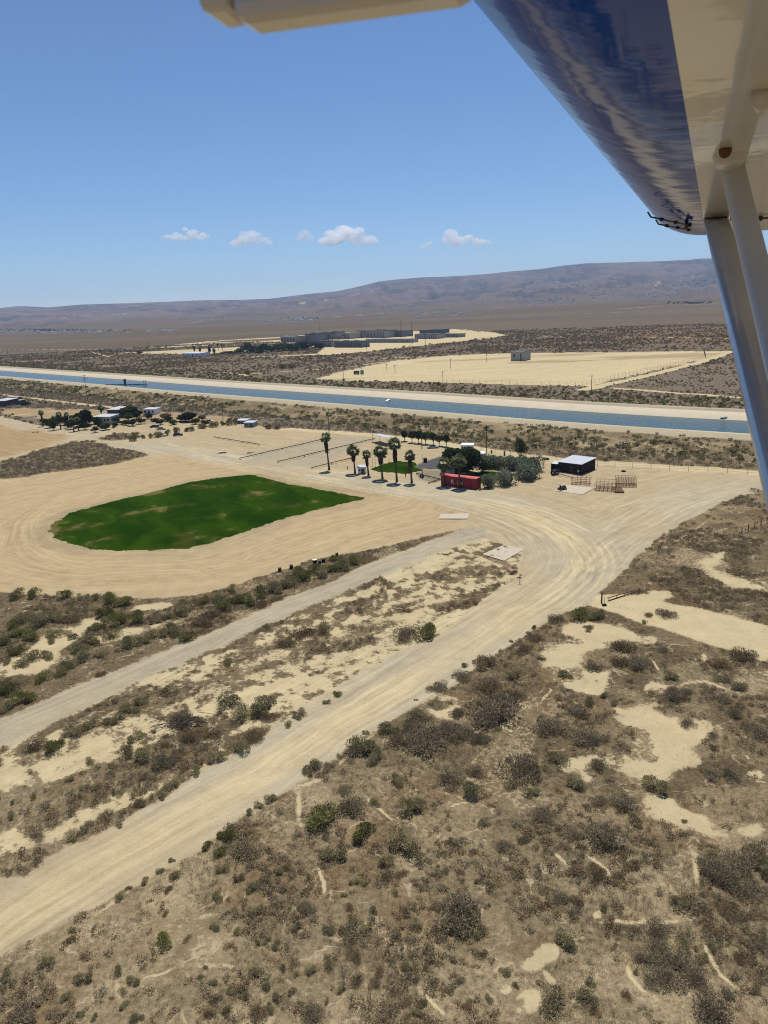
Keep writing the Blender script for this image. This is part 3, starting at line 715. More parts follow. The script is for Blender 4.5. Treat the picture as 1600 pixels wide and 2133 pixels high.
def stems_mesh(seed, n=16):
    g = random.Random(seed); mb = MB()
    for i in range(n):
        a = g.uniform(0, 6.28); e = g.uniform(.35, .9); L = g.uniform(.5, .95)
        d = Vector((math.cos(a) * e, math.sin(a) * e, .75)).normalized(); p1 = d * L * .5 + Vector((g.uniform(-.06, .06), g.uniform(-.06, .06), 0)); p2 = d * L + Vector((g.uniform(-.1, .1), g.uniform(-.1, .1), 0))
        mb.tube([(0, 0, -.05), p1, p2], [.022, .014, .004], 3, False)
    me = bpy.data.meshes.new('stems'); me.from_pydata(mb.v, [], mb.f); me.materials.append(M_STEM); return me
STEMS = [stems_mesh(i) for i in range(4)]
SH = {}
for kind, mat, n, kw in (('olive', L_OLIVE, 1500, dict(zs=.85, ln=(.10, .20), wd=(.014, .030), inner=.35, up=.8)), ('grey', L_GREY, 2100, dict(zs=.6, ln=(.08, .18), wd=(.010, .022), wild=.9, lobes=13, inner=.35, up=.8)),
                         ('brown', L_BROWN, 1800, dict(zs=.5, ln=(.08, .18), wd=(.011, .024), wild=.8, lobes=13, inner=.35, up=.8)), ('green', L_GREEN, 1600, dict(zs=.85, ln=(.10, .19), wd=(.016, .034), inner=.35, up=.8))):
    for s_ in range(5):
        V, F, T = leaf_cloud(n, 10 * len(kind) + s_, **kw); SH.setdefault(kind, []).append(np_mesh('foliage', V, F, mat, T))

# ---- individually placed desert shrubs: photo x, y of the base, width in photo pixels, kind letter
S3 = [(310, 105, 75, 'g'), (65, 110, 80, 'o'), (150, 105, 70, 'g'), (335, 135, 40, 'o'), (455, 110, 50, 'o'), (520, 130, 90, 'g'), (590, 140, 90, 'g'), (500, 200, 90, 'g'), (560, 235, 100, 'g'), (650, 220, 110, 'g'), (460, 255, 60, 'g'), (740, 230, 60, 'o'), (800, 205, 60, 'o'), (870, 140, 50, 'o'), (965, 130, 60, 'g'), (870, 190, 90, 'o'), (1050, 120, 90, 'o'), (1130, 130, 80, 'g'), (1060, 165, 100, 'g'), (1180, 140, 90, 'g'), (1240, 100, 80, 'g'), (1300, 80, 90, 'o'), (1360, 60, 80, 'o'), (1100, 80, 60, 'o'), (740, 300, 100, 'o'), (820, 285, 90, 'o'), (890, 310, 80, 'g'), (680, 330, 80, 'o'), (600, 340, 90, 'o'), (530, 300, 90, 'o'), (480, 390, 60, 'o'), (430, 330, 90, 'o'), (370, 370, 90, 'o'), (390, 410, 100, 'o'), (290, 470, 90, 'o'), (330, 440, 80, 'o'), (190, 510, 90, 'g'), (220, 400, 80, 'o'), (150, 410, 90, 'o'), (90, 440, 70, 'o'), (240, 320, 50, 'o'), (350, 300, 50, 'o'), (250, 290, 70, 'o'), (150, 310, 80, 'g'), (80, 380, 80, 'g'), (20, 330, 70, 'g'), (30, 420, 60, 'o'), (90, 290, 90, 'g'), (100, 230, 90, 'o'), (180, 240, 110, 'o'), (250, 220, 90, 'o'), (340, 220, 90, 'r'), (60, 250, 80, 'g'), (40, 560, 100, 'g'), (30, 640, 80, 'o'), (110, 610, 100, 'g'), (480, 480, 60, 'r'), (360, 760, 90, 'o'), (420, 730, 90, 'o'), (520, 710, 80, 'o'), (600, 660, 90, 'o'), (660, 620, 80, 'o'), (560, 690, 60, 'o'), (250, 840, 100, 'g'), (150, 830, 90, 'r'), (1080, 430, 60, 'o'), (1530, 265, 80, 'o'), (1440, 290, 110, 'r'), (1350, 340, 100, 'r'), (850, 710, 130, 'd'), (1100, 620, 100, 'o'), (1250, 650, 150, 'o'), (1150, 690, 100, 'o'), (1000, 770, 100, 'r'), (1150, 840, 80, 'o'), (780, 910, 130, 'd'), (680, 880, 110, 'o'), (600, 860, 80, 'o'), (650, 790, 80, 'o'), (1040, 880, 80, 'o'), (930, 940, 60, 'o'), (840, 1000, 40, 'o'), (430, 895, 45, 'o'), (1280, 690, 90, 'r'), (1210, 780, 110, 'r'), (900, 790, 100, 'r'), (1440, 665, 50, 'o'), (1370, 715, 40, 'o'), (780, 560, 50, 'o'),
      (1400, 40, 80, 'o'), (1450, 20, 90, 'g'), (1530, 5, 90, 'o'), (1580, -20, 80, 'g'), (1500, -20, 80, 'g'), (1420, 0, 80, 'g'), (1630, -30, 90, 'o'), (1680, -60, 80, 'g'), (1600, -70, 70, 'g'), (1240, 150, 80, 'r'), (1310, 120, 70, 'r'), (1000, 200, 90, 'r'), (960, 240, 90, 'r')]
S4 = [(380, 165, 100, 'o'), (250, 215, 170, 'r'), (900, 175, 120, 'g'), (800, 190, 130, 'd'), (465, 460, 50, 'g'), (410, 495, 40, 'o'), (270, 565, 50, 'o'), (310, 550, 40, 'o'), (222, 610, 45, 'o'), (600, 740, 150, 'o'), (640, 775, 100, 'o'), (840, 570, 80, 'o'), (940, 435, 100, 'd'), (1060, 380, 90, 'd'), (1170, 320, 120, 'r'), (1210, 580, 230, 'd'), (900, 710, 230, 'd'), (350, 810, 80, 'o'), (320, 835, 60, 'o'), (150, 960, 60, 'o'), (90, 990, 45, 'o'), (45, 1020, 45, 'o'), (380, 1070, 170, 'g'), (490, 925, 90, 'd'), (830, 1020, 120, 'o'), (750, 880, 80, 'o'), (1000, 890, 130, 'd'), (1110, 945, 120, 'o'), (1350, 850, 200, 'd'), (1130, 840, 80, 'd'), (1290, 910, 80, 'o'), (1530, 780, 100, 'o'), (1450, 1045, 110, 'd'), (1400, 940, 80, 'o'), (590, 1140, 120, 'g'), (700, 640, 90, 'o'), (760, 690, 110, 'd'), (850, 650, 120, 'd'), (980, 640, 110, 'd'), (1050, 660, 120, 'd'), (1150, 680, 110, 'd'), (600, 640, 30, 'o'), (840, 485, 25, 'o'), (1295, 205, 25, 'o'), (1070, 320, 40, 'o'), (870, 590, 90, 'r'), (800, 620, 90, 'o'), (1040, 560, 80, 'd'), (560, 700, 80, 'o'), (1300, 470, 120, 'r'), (1200, 430, 120, 'r')]
S5 = [(390, 740, 180, 'd'), (550, 645, 120, 'd'), (610, 585, 90, 'o'), (470, 435, 85, 'o'), (745, 590, 60, 'o'), (690, 550, 55, 'o'), (960, 530, 70, 'd'), (1080, 545, 130, 'd'), (640, 393, 110, 'd'), (1070, 445, 70, 'o'), (1360, 460, 90, 'd'), (1450, 505, 100, 'd'), (450, 920, 110, 'o'), (650, 940, 110, 'd'), (550, 1060, 120, 'o'), (980, 1060, 140, 'o'), (1400, 995, 100, 'd'), (1290, 985, 100, 'd'), (1560, 760, 120, 'd'), (1430, 645, 90, 'd'), (300, 163, 42, 'g'), (275, 195, 35, 'o'), (570, 108, 120, 'g'), (660, 102, 80, 'g'), (620, 112, 60, 'o'), (940, 95, 60, 'r'), (1040, 95, 100, 'd'), (915, 135, 40, 'o'), (190, 440, 80, 'o'), (600, 800, 150, 'd'), (700, 780, 60, 'd'), (1300, 830, 60, 'r'), (1300, 760, 50, 'd'), (870, 380, 150, 'd'), (790, 370, 120, 'r'), (800, 290, 130, 'r'), (1020, 290, 80, 'd'), (1480, 340, 150, 'r'), (1350, 380, 120, 'r'), (1160, 700, 80, 'd'), (1150, 520, 60, 'd'), (430, 120, 90, 'r'), (320, 230, 90, 'r'), (250, 290, 100, 'r'), (60, 380, 110, 'r'), (100, 520, 130, 'r'), (230, 1010, 150, 'd'), (160, 900, 60, 'd'), (300, 1090, 90, 'o'), (600, 180, 30, 'o'), (605, 160, 50, 'd')]
S6 = [(180, 165, 50, 'o'), (65, 195, 35, 'o'), (60, 275, 60, 'o'), (660, 322, 45, 'o'), (900, 170, 60, 'o'), (770, 210, 70, 'o'), (630, 145, 45, 'o'), (445, 165, 40, 'o'), (200, 395, 80, 'd'), (400, 405, 50, 'o'), (390, 70, 50, 'o'), (1085, 45, 60, 'o'), (970, 108, 45, 'o'), (1505, 190, 60, 'o'), (1440, 225, 50, 'o'), (1385, 262, 45, 'o'), (805, 640, 50, 'o'), (660, 725, 55, 'o'), (715, 675, 40, 'r'), (895, 583, 50, 'o'), (970, 612, 65, 'o'), (950, 525, 40, 'o'), (395, 915, 45, 'o'), (255, 1100, 95, 'o'), (35, 1160, 60, 'o'), (900, 990, 120, 'g'), (1045, 965, 55, 'o'), (1205, 735, 65, 'o'), (915, 825, 45, 'o'), (1225, 485, 80, 'g'), (1360, 500, 190, 'd'), (1265, 400, 100, 'g'), (1150, 450, 70, 'g'), (1230, 580, 80, 'o'), (1325, 630, 60, 'o'), (1395, 685, 80, 'o'), (1430, 820, 90, 'o'), (1200, 915, 70, 'o'), (1320, 928, 60, 'o'), (455, 1195, 100, 'o'), (735, 1205, 80, 'o'), (650, 1145, 80, 'o'), (800, 1125, 50, 'o'), (370, 1280, 70, 'o'), (690, 1335, 60, 'o'), (1115, 1185, 55, 'o'), (1180, 1210, 50, 'o'), (1400, 1160, 80, 'o'), (1475, 1220, 80, 'o'), (1530, 1010, 50, 'o'), (1475, 975, 40, 'o'), (1435, 985, 40, 'o'), (1270, 1010, 70, 'r'), (520, 1400, 50, 'o'), (440, 1385, 50, 'o'), (750, 1415, 70, 'o'), (100, 1410, 200, 'd'), (690, 1260, 50, 'o'), (855, 1080, 40, 'o'), (620, 1290, 40, 'r'), (1490, 960, 30, 'o'), (1140, 1130, 45, 'o'), (1290, 1260, 50, 'o'), (1200, 1300, 60, 'd'), (1160, 1390, 80, 'r'), (1260, 1370, 60, 'r'), (1540, 1290, 60, 'o'), (1360, 1280, 60, 'o'), (1570, 1120, 50, 'o'), (1500, 1350, 60, 'o'), (930, 690, 60, 'r')]
S7 = [(600, 125, 160, 'd'), (745, 75, 65, 'o'), (680, 290, 125, 'g'), (520, 385, 145, 'o'), (920, 345, 180, 'o'), (805, 418, 100, 'o'), (970, 150, 120, 'o'), (1360, 190, 90, 'o'), (1190, 300, 70, 'o'), (1460, 322, 115, 'd'), (1580, 290, 95, 'd'), (60, 555, 95, 'o'), (360, 672, 115, 'd'), (310, 768, 55, 'o'), (500, 780, 60, 'o'), (380, 488, 45, 'o'), (700, 768, 65, 'o'), (580, 585, 35, 'o'), (1250, 755, 270, 'd'), (1330, 815, 90, 'o'), (1105, 665, 90, 'd'), (1370, 658, 50, 'o'), (640, 935, 100, 'r'), (400, 1000, 65, 'o'), (500, 970, 65, 'o'), (50, 1030, 85, 'o'), (145, 1090, 65, 'o'), (310, 1018, 35, 'o'), (990, 760, 50, 'o'), (870, 800, 45, 'o'), (820, 900, 40, 'o'), (900, 868, 28, 'o'), (1025, 497, 40, 'o'), (1140, 452, 45, 'o'), (1320, 518, 55, 'o'), (1240, 510, 45, 'o'), (780, 1010, 75, 'r'), (930, 1000, 65, 'o'), (1080, 1070, 60, 'o'), (1230, 1060, 55, 'o'), (1160, 1120, 55, 'o'), (1020, 1190, 55, 'o'), (1480, 1020, 65, 'o'), (1530, 1088, 45, 'o'), (1390, 1168, 50, 'o'), (1270, 1200, 70, 'r'), (990, 1250, 65, 'o'), (920, 1170, 65, 'd'), (650, 1060, 85, 'r'), (750, 1080, 75, 'r'), (100, 1250, 125, 'r'), (290, 1118, 45, 'o'), (330, 1190, 45, 'o'), (215, 455, 60, 'o'), (150, 500, 50, 'o'), (640, 515, 60, 'o'), (700, 520, 40, 'o'), (480, 270, 40, 'o'), (1420, 770, 40, 'r'), (1100, 420, 30, 'o'), (860, 570, 45, 'o'), (740, 670, 50, 'o'), (610, 650, 60, 'r'), (1350, 920, 70, 'r'), (1190, 950, 40, 'r'), (820, 490, 110, 'r'), (900, 470, 70, 'r'), (1300, 350, 60, 'r'), (480, 1170, 35, 'o'), (560, 1100, 55, 'o'), (390, 1275, 140, 'd'), (235, 990, 30, 'o'), (195, 860, 45, 'o'), (150, 830, 40, 'o')]
S8 = [(800, 88, 115, 'd'), (660, 78, 95, 'd'), (860, 178, 115, 'o'), (690, 295, 200, 'd'), (530, 258, 105, 'd'), (375, 180, 115, 'o'), (440, 622, 105, 'd'), (1100, 630, 95, 'o'), (495, 875, 125, 'o'), (1330, 500, 190, 'd'), (1470, 440, 200, 'd'), (1560, 380, 170, 'd'), (1400, 540, 160, 'd'), (1290, 430, 120, 'd'), (1520, 570, 125, 'd'), (1590, 460, 125, 'o'), (420, 1225, 155, 'o'), (590, 1172, 125, 'o'), (1290, 1285, 210, 'd'), (1560, 875, 135, 'd'), (1000, 810, 160, 'd'), (1010, 940, 180, 'd'), (920, 960, 110, 'd'), (1120, 1010, 190, 'd'), (1050, 1090, 190, 'd'), (1220, 1090, 160, 'd'), (1130, 900, 130, 'o'), (1230, 950, 90, 'o'), (950, 1080, 110, 'd'), (1270, 730, 75, 'r'), (1390, 670, 95, 'r'), (690, 648, 65, 'o'), (145, 1028, 65, 'o'), (195, 1088, 50, 'o'), (610, 1083, 55, 'o'), (870, 1018, 45, 'o'), (760, 480, 60, 'd'), (660, 480, 110, 'r'), (860, 420, 80, 'r'), (1380, 1150, 60, 'o'), (1530, 1110, 60, 'o'), (340, 660, 70, 'r'), (540, 620, 90, 'r'), (820, 1150, 70, 'r'), (1450, 950, 70, 'r'), (1300, 890, 60, 'o'), (640, 1230, 90, 'r'), (60, 1160, 50, 'o'), (1140, 170, 35, 'd'), (1260, 660, 60, 'o')]
KIND = {'g': 'green', 'o': 'olive', 'r': 'brown', 'd': 'grey'}
raw = []
for (o_, k_, L_) in (((0, 1200), 2.286, S3), ((500, 1250), 2.286, S4), ((1000, 1250), 2.667, S5), ((0, 1600), 2.667, S6), ((500, 1650), 2.667, S7), ((1000, 1650), 2.667, S8)):
    for x_, y_, w_, c_ in L_: raw.append((o_[0] + x_ / k_, o_[1] + y_ / k_, w_ / k_, c_))
shr = []
for q in raw:
    if all(math.hypot(q[0] - p[0], (q[1] - p[1]) * 1.3) > .38 * max(q[2], p[2]) for p in shr): shr.append(q)
shr.sort(key=lambda q: -q[2])
print('shrubs', len(shr), 'after dedupe of', len(raw))
KW = {'green': 'green leafy', 'olive': 'olive grey', 'brown': 'dry brown', 'grey': 'dark grey twiggy'}
def shrub_place(px, py, w):
    if py < 1260 and px < 760: return 'in the brush belt below the bare turf field', 'brush belt'
    if px < 700 and py < 1.0 * 1500 - .43 * px: return 'in the brush belt beside the grey gravel strip', 'gravel strip'
    road_lo = 1985 - .517 * px - 40
    if py < road_lo - 110: return 'between the gravel strip and the wide dirt road', 'between the roads'
    if py < road_lo + 70: return 'along the lower edge of the wide dirt road', 'road edge'
    if px > 1000 and py < 1480: return 'among bare sand by the branching track', 'branching track'
    if px > 1000 and py < 1760: return 'around the bare sand patch at right', 'sand patch'
    if py < 1760: return 'in the dense thicket below the dirt road', 'thicket'
    if px > 1000: return 'in the dry brush crossed by pale trails', 'trail brush'
    if px > 520: return 'in the dry grass at the bottom of the view', 'bottom grass'
    return 'in the dry grass below the left road edge', 'left grass'
for i, (px, py, w, c) in enumerate(shr):
    p = G(px, py); R = .56 * w * mpp(p); k = KIND[c]; pl, gr = shrub_place(px, py, w)
    size = 'broad' if R > 1.45 else 'mid sized' if R > .78 else 'small'
    p = p + np.array([0, R * .35, 0])
    e = empty('desert_shrub', p, f'{size} {KW[k]} shrub {pl}', 'shrub', f'{size} {KW[k]} shrubs, {gr}', rng.uniform(0, 6.28))
    f = link('foliage', SH[k][i % 5], e); s = R * rng.uniform(.95, 1.15); f.scale = (s * rng.uniform(.9, 1.15), s, s * rng.uniform(.9, 1.2)); 
    st = link('stems', STEMS[i % 4], e); st.scale = (s, s, s * .9)

# ---- ground cover nobody could count
T_LOW = [leaf_cloud(20, 300 + i, lobes=4, zs=.55, ln=(.45, .9), wd=(.03, .07), wild=.8, up=.6, tri=True) for i in range(6)]
T_MED = [leaf_cloud(110, 320 + i, lobes=6, zs=.7, ln=(.18, .42), wd=(.03, .06), inner=.3) for i in range(6)]
T_BANK = [leaf_cloud(60, 330 + i, lobes=5, zs=.75, ln=(.2, .42), wd=(.06, .11), inner=.3) for i in range(6)]
T_FAR = [leaf_cloud(22, 340 + i, lobes=4, zs=.75, ln=(.5, .8), wd=(.16, .28)) for i in range(6)]
def sample(n, r0, r1, azm, vegmin, power=2.0, dens=None, seed=0):
    g = np.random.default_rng(seed); az = g.uniform(-azm, azm, n); u = g.random(n)
    r = (r0 ** power + u * (r1 ** power - r0 ** power)) ** (1 / power)
    P = np.c_[r * np.sin(az), r * np.cos(az)]; A_ = paint(P.copy())
    keep = (A_['veg'] > vegmin) & (A_['green'] < .3)
    if dens is not None: keep &= dens(P, A_, g)
    return P[keep], A_
cl = lambda P, A_, g: g.random(len(P)) < .15 + .85 * sstep(.45, .62, fbm(P[:, 0], P[:, 1], 3.2, 3, 201))
P, _ = sample(190000, 30, 150, math.radians(40), .5, 1.45, cl, 1)
z0 = lambda P, z=0: np.c_[P, np.full(len(P), z)]
tag(scatter('dry_grass', L_DRY, z0(P), rng.uniform(.12, .34, len(P)), T_LOW, seed=4), kind='stuff')
P, _ = sample(42000, 34, 190, math.radians(40), .6, 1.6, lambda P, A_, g: g.random(len(P)) < .08 + .92 * sstep(.48, .66, fbm(P[:, 0], P[:, 1], 7, 3, 203)), 2)
half = np.arange(len(P)) % 2 == 0
tag(scatter('low_brown_brush', L_BROWN, z0(P[half]), rng.uniform(.25, .65, half.sum()), T_MED, seed=5), kind='stuff')
tag(scatter('low_grey_brush', L_GREY, z0(P[~half]), rng.uniform(.25, .7, (~half).sum()), T_MED, seed=6), kind='stuff')
P, _ = sample(60000, 34, 150, math.radians(40), -1, 1.6, lambda P, A_, g: (A_['veg'] < .35) & (A_['streak'] < .1) & (g.random(len(P)) < .04 + .5 * sstep(.52, .68, fbm(P[:, 0], P[:, 1], 3, 3, 215))), 5)
tag(scatter('sand_stubble', L_BROWN, z0(P), rng.uniform(.06, .2, len(P)), T_LOW, seed=15), kind='stuff')
# brush between the yard and the canal, on the embankment and beyond
def band(n, o0, o1, seed, zf, dens=.5, lam=9):
    g = np.random.default_rng(seed); i = g.integers(0, len(CAN_N) - 1, n); f = g.random(n)[:, None]; o = g.uniform(o0, o1, n)
    Q = CAN_N[i] * (1 - f) + CAN_N[i + 1] * f + CAN_NRM[i] * o[:, None]
    k = sstep(dens - .1, dens + .1, fbm(Q[:, 0], Q[:, 1], lam, 3, seed)) > g.random(n)
    return np.c_[Q, np.full(n, 0.) + zf(o)][k], o[k]
nz = lambda o: np.interp(o, [-29, -26, -11.5, -9], [0, .3, 3.2, 3.3]); fz = lambda o: np.interp(o, [45, 56], [3.6, .2])
q1, _ = band(9500, -31, -12.5, 11, nz, .42, 8); q2, _ = band(22000, -75, -28, 12, lambda o: o * 0, .30, 12)
k2 = paint(q2[:, :2].copy())['veg'] > .5; q2 = q2[k2]
q3, _ = band(3000, 44.5, 53, 13, fz, .44, 9); q4, _ = band(6000, 52, 101, 14, lambda o: o * 0, .36, 20)
q4 = q4[paint(q4[:, :2].copy())['veg'] > .5]
o_ = scatter('embankment_brush', L_OLIVE, np.vstack([q1, q3]), rng.uniform(.5, 1.55, len(q1) + len(q3)), T_BANK, seed=7); tag(o_, kind='stuff')
dk, _ = band(1500, -30, -14, 15, nz, .50, 10); dk2, _ = band(700, -60, -28, 16, lambda o: o * 0, .52, 12); dk3, _ = band(700, 45, 58, 17, fz, .5, 10)
dk2 = dk2[paint(dk2[:, :2].copy())['veg'] > .6]; dk = np.vstack([dk, dk2, dk3]); tag(scatter('dark_bank_shrubs', L_MID, dk, rng.uniform(.8, 1.9, len(dk)), T_BANK, seed=17), kind='stuff')
o_ = scatter('canal_side_brush', L_GREY, q2, rng.uniform(.4, 1.35, len(q2)), T_BANK, seed=8); tag(o_, kind='stuff')
o_ = scatter('far_bank_brush', L_GREEN, q4[::2], rng.uniform(.7, 1.9, len(q4[::2])), T_FAR, seed=9); tag(o_, kind='stuff')
P, _ = sample(52000, 300, 1150, math.radians(31), .55, 1.3, lambda P, A_, g: g.random(len(P)) < .25 + .75 * sstep(.4, .6, fbm(P[:, 0], P[:, 1], 30, 3, 207)), 3)
dc, _ = pline(P, CAN_N[::4]); 
fside = ((P[:, None, :] - CAN_N[None, ::12, :]) ** 2).sum(-1).argmin(1); so = ((P - CAN_N[::12][fside]) * CAN_NRM[::12][fside]).sum(1)
P = P[(so > 59) | (so < -75)]
tag(scatter('plain_scrub', L_BROWN, z0(P), rng.uniform(.5, 1.2, len(P)) * np.clip(np.hypot(P[:, 0], P[:, 1]) / 500, .8, 1.5), T_FAR, seed=10), kind='stuff')
# patch by the left road and brush belt fill
P, _ = sample(30000, 130, 330, math.radians(33), .62, 2, lambda P, A_, g: (sdf(P, P_BRUSHA) < -.3) | (sdf(P, P_HBRUSH) < 0), 4)
P = P[:2600]
tag(scatter('roadside_brush', L_GREY, z0(P), rng.uniform(.4, 1.1, len(P)), T_MED, seed=11), kind='stuff')
# ------------------------------------------------------------------ trees, palms and bushes
def frond_fan(g, c, d, L, nseg=9):
    """a fan palm leaf: petiole plus a fan of pointed segments, tri list"""
    d = d.normalized(); side = d.cross(Vector((0, 0, 1)))
    side = side.normalized() if side.length > .1 else Vector((1, 0, 0))
    up = side.cross(d); vs = []; fs = []
    hub = c + d * L * .45
    vs += [c + side * .02, c - side * .02, hub]; fs.append((0, 1, 2))
    for k in range(nseg):
        a = (k / (nseg - 1) - .5) * 2.6; a2 = a + g.uniform(-.08, .08)
        e = (d * math.cos(a2) + side * math.sin(a2)) * L * .62 - Vector((0, 0, 1)) * L * (.10 + .16 * abs(a2)) + up * g.uniform(-.05, .05)
        w = (side * math.cos(a) - d * math.sin(a)) * L * .085
        b = len(vs); vs += [hub, hub + e * .6 + w, hub + e, hub + e * .6 - w]; fs += [(b, b + 1, b + 2), (b, b + 2, b + 3)]
    return vs, fs

def palm(loc, h, label, group, seed, skirt=.34, crown=1.0, lean=(0, 0)):
    g = random.Random(seed); e = empty('palm_tree', loc, label, 'palm tree', group)
    top = Vector((lean[0], lean[1], h * .86))
    mb = MB(); ks = [0, .12, .3, .5, .75, 1]
    mb.tube([Vector((0, 0, -.2)) if k == 0 else top * k for k in ks], [.36, .27, .22, .20, .19, .2], 8); mb.build('trunk', M_PTRUNK, e, True)
    R = .155 * h * crown + .35
    mb = MB(); s0 = top * (1 - skirt)
    for k in range(150):                                      # hanging dead leaves
        a = g.uniform(0, 6.28); t_ = g.random(); zt = top.z - .15 - t_ * (top.z - s0.z) * .75
        r1 = .25; r2 = (.62 - .18 * t_) * R * .62 * g.uniform(.75, 1.1); dl = (.28 + .12 * g.random()) * (top.z - s0.z)
        p = Vector((top.x * zt / top.z + r1 * math.cos(a), top.y * zt / top.z + r1 * math.sin(a), zt)); q = Vector((top.x * zt / top.z + r2 * math.cos(a), top.y * zt / top.z + r2 * math.sin(a), zt - dl))
        sdv = Vector((-math.sin(a), math.cos(a), 0)) * g.uniform(.08, .17)
        mb.add([p, q + sdv, q - Vector((0, 0, .2)), q - sdv], [(0, 1, 2), (0, 2, 3)])
    n = len(mb.v); me = np_mesh('dead_skirt', mb.v, [f for f in mb.f], L_SKIRT, np.repeat([g.random() for _ in range(n // 4)], 4)); link('dead_skirt', me, e)
    V = []; F = []; T = []
    for k in range(46):
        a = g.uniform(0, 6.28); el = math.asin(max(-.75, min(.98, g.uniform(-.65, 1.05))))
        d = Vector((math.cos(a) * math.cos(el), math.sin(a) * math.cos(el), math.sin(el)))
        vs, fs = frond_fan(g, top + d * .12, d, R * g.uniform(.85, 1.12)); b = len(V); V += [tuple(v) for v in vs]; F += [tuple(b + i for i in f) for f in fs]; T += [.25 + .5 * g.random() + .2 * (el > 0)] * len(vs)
    link('crown', np_mesh('crown', V, F, L_PALM, np.clip(T, 0, 1)), e)
    return e

def tree(loc, h, w, mat, label, group, seed, name='broadleaf_tree', cat='tree', trunk=.3, n=1500, zs=None, leaf=1.0, stems=1):
    """trunk with limbs and a leafy crown of clumps; crown spans from trunk*h up to h"""
    g = random.Random(seed); e = empty(name, loc, label, cat, group); zb = trunk * h; ch = h - zb
    V, F, T = leaf_cloud(n, seed, lobes=11, zs=1, ln=(.10 * leaf, .20 * leaf), wd=(.035 * leaf, .07 * leaf), ball=True, inner=.35, wild=.9, up=.2)
    V = V * np.array([w * .5, w * .5, ch * .5]) + np.array([0, 0, zb + ch * .48]); V[:, 2] = np.maximum(V[:, 2], .05)
    mb = MB()
    for s in range(stems):
        o = Vector((g.uniform(-.3, .3), g.uniform(-.3, .3), 0)) * (s > 0) * w * .2
        mb.tube([o + Vector((0, 0, -.2)), o + Vector((g.uniform(-.1, .1), 0, zb * .6)), o * 1.3 + Vector((0, 0, zb + ch * .3))], [.05 * h * .55 + .03, .04 * h * .5 + .02, .03 * h * .4 + .02], 7)
        for k in range(5):
            a = k * 1.26 + g.uniform(-.3, .3); mb.tube([o + Vector((0, 0, zb * .75)), o + Vector((math.cos(a) * w * .18, math.sin(a) * w * .18, zb + ch * .22)), o + Vector((math.cos(a) * w * .34, math.sin(a) * w * .34, zb + ch * .5))], [.018 * h + .01, .012 * h + .01, .01], 5)
    mb.build('trunk', M_BARK, e, True); link('crown', np_mesh('crown', V, F, mat, T), e)
    return e

def px_h(x, y, ytop):
    """height in metres of something standing at x, y and reaching ytop"""
    return (y - ytop) * mpp(G(x, y)) / math.cos(math.radians(9))

PALMG = 'fan palms in a row along the dirt road'
for i, (x, y, yt, sk, cw, lab) in enumerate([
    (686, 979, 899, .42, .72, 'tall slim fan palm standing alone at the left end of the palm row'),
    (740, 986, 930, .42, 1.3, 'fan palm just left of the small white hut in the palm row'),
    (768, 991, 939, .46, .95, 'slightly smaller fan palm just right of the small white hut'),
    (797, 998, 930, .40, 1.3, 'bushy fan palm in front of the left corner of the lawn'),
    (827, 1003, 912, .44, .85, 'tallest fan palm with long brown skirt in front of the lawn'),
    (858, 1006, 938, .36, .9, 'fan palm in front of the right end of the lawn near the gate')]):
    palm(G(x, y), px_h(x, y, yt), lab, PALMG, 400 + i, sk, cw, ((-.35 if i else -.5), 0))
CONT_A, CONT_B = G(919, 1009), G(992, 1020)
palm(G(925, 1013), px_h(925, 1013, 957), 'fan palm at the left end of the red shipping container', 'palms before the container', 411, .30, 1.35)
palm(G(957, 1017), px_h(957, 1017, 950), 'fan palm with rusty brown trunk in front of the middle of the red container', 'palms before the container', 412, .34, 1.3)

# picnic trees, big trees and flowering hedge by the yard
for i, (x, y, yt, w, lab) in enumerate([
    (843, 919, 897, 20, 'leftmost tree of the clipped shade row below the canal'), (858, 922, 897, 22, 'second shade tree from the left of the clipped row'), (872, 924, 896, 22, 'third shade tree from the left of the clipped row'),
    (887, 926, 899, 22, 'fourth shade tree from the left of the clipped row'), (903, 928, 901, 20, 'fifth shade tree from the left of the clipped row'), (915, 930, 903, 22, 'sixth shade tree from the left of the clipped row'), (930, 931, 905, 20, 'rightmost tree of the clipped shade row')]):
    p = G(x, y); tree(p, px_h(x, y, yt), w * mpp(p) * 1.05, L_MID if i % 2 else L_DARK, lab, 'shade trees in a clipped row', 430 + i, trunk=.36, n=1300, leaf=1.7)
p = G(958, 988); tree(p, px_h(958, 988, 923), 96 * mpp(p), L_DARK, 'huge dark spreading tree behind the red shipping container', None, 440, n=6500, trunk=.08, leaf=1.0, stems=3)
p = G(1005, 985); tree(p, 4.6, 5.6, L_DARK, 'low dark tree at the right foot of the huge dark tree', None, 441, n=1800, trunk=.06, leaf=.8)
p = G(1083, 953); tree(p, px_h(1083, 953, 914), 42 * mpp(p), L_DARK, 'round dark tree by the track above the flowering bushes', None, 442, n=2600, trunk=.10, leaf=.7)
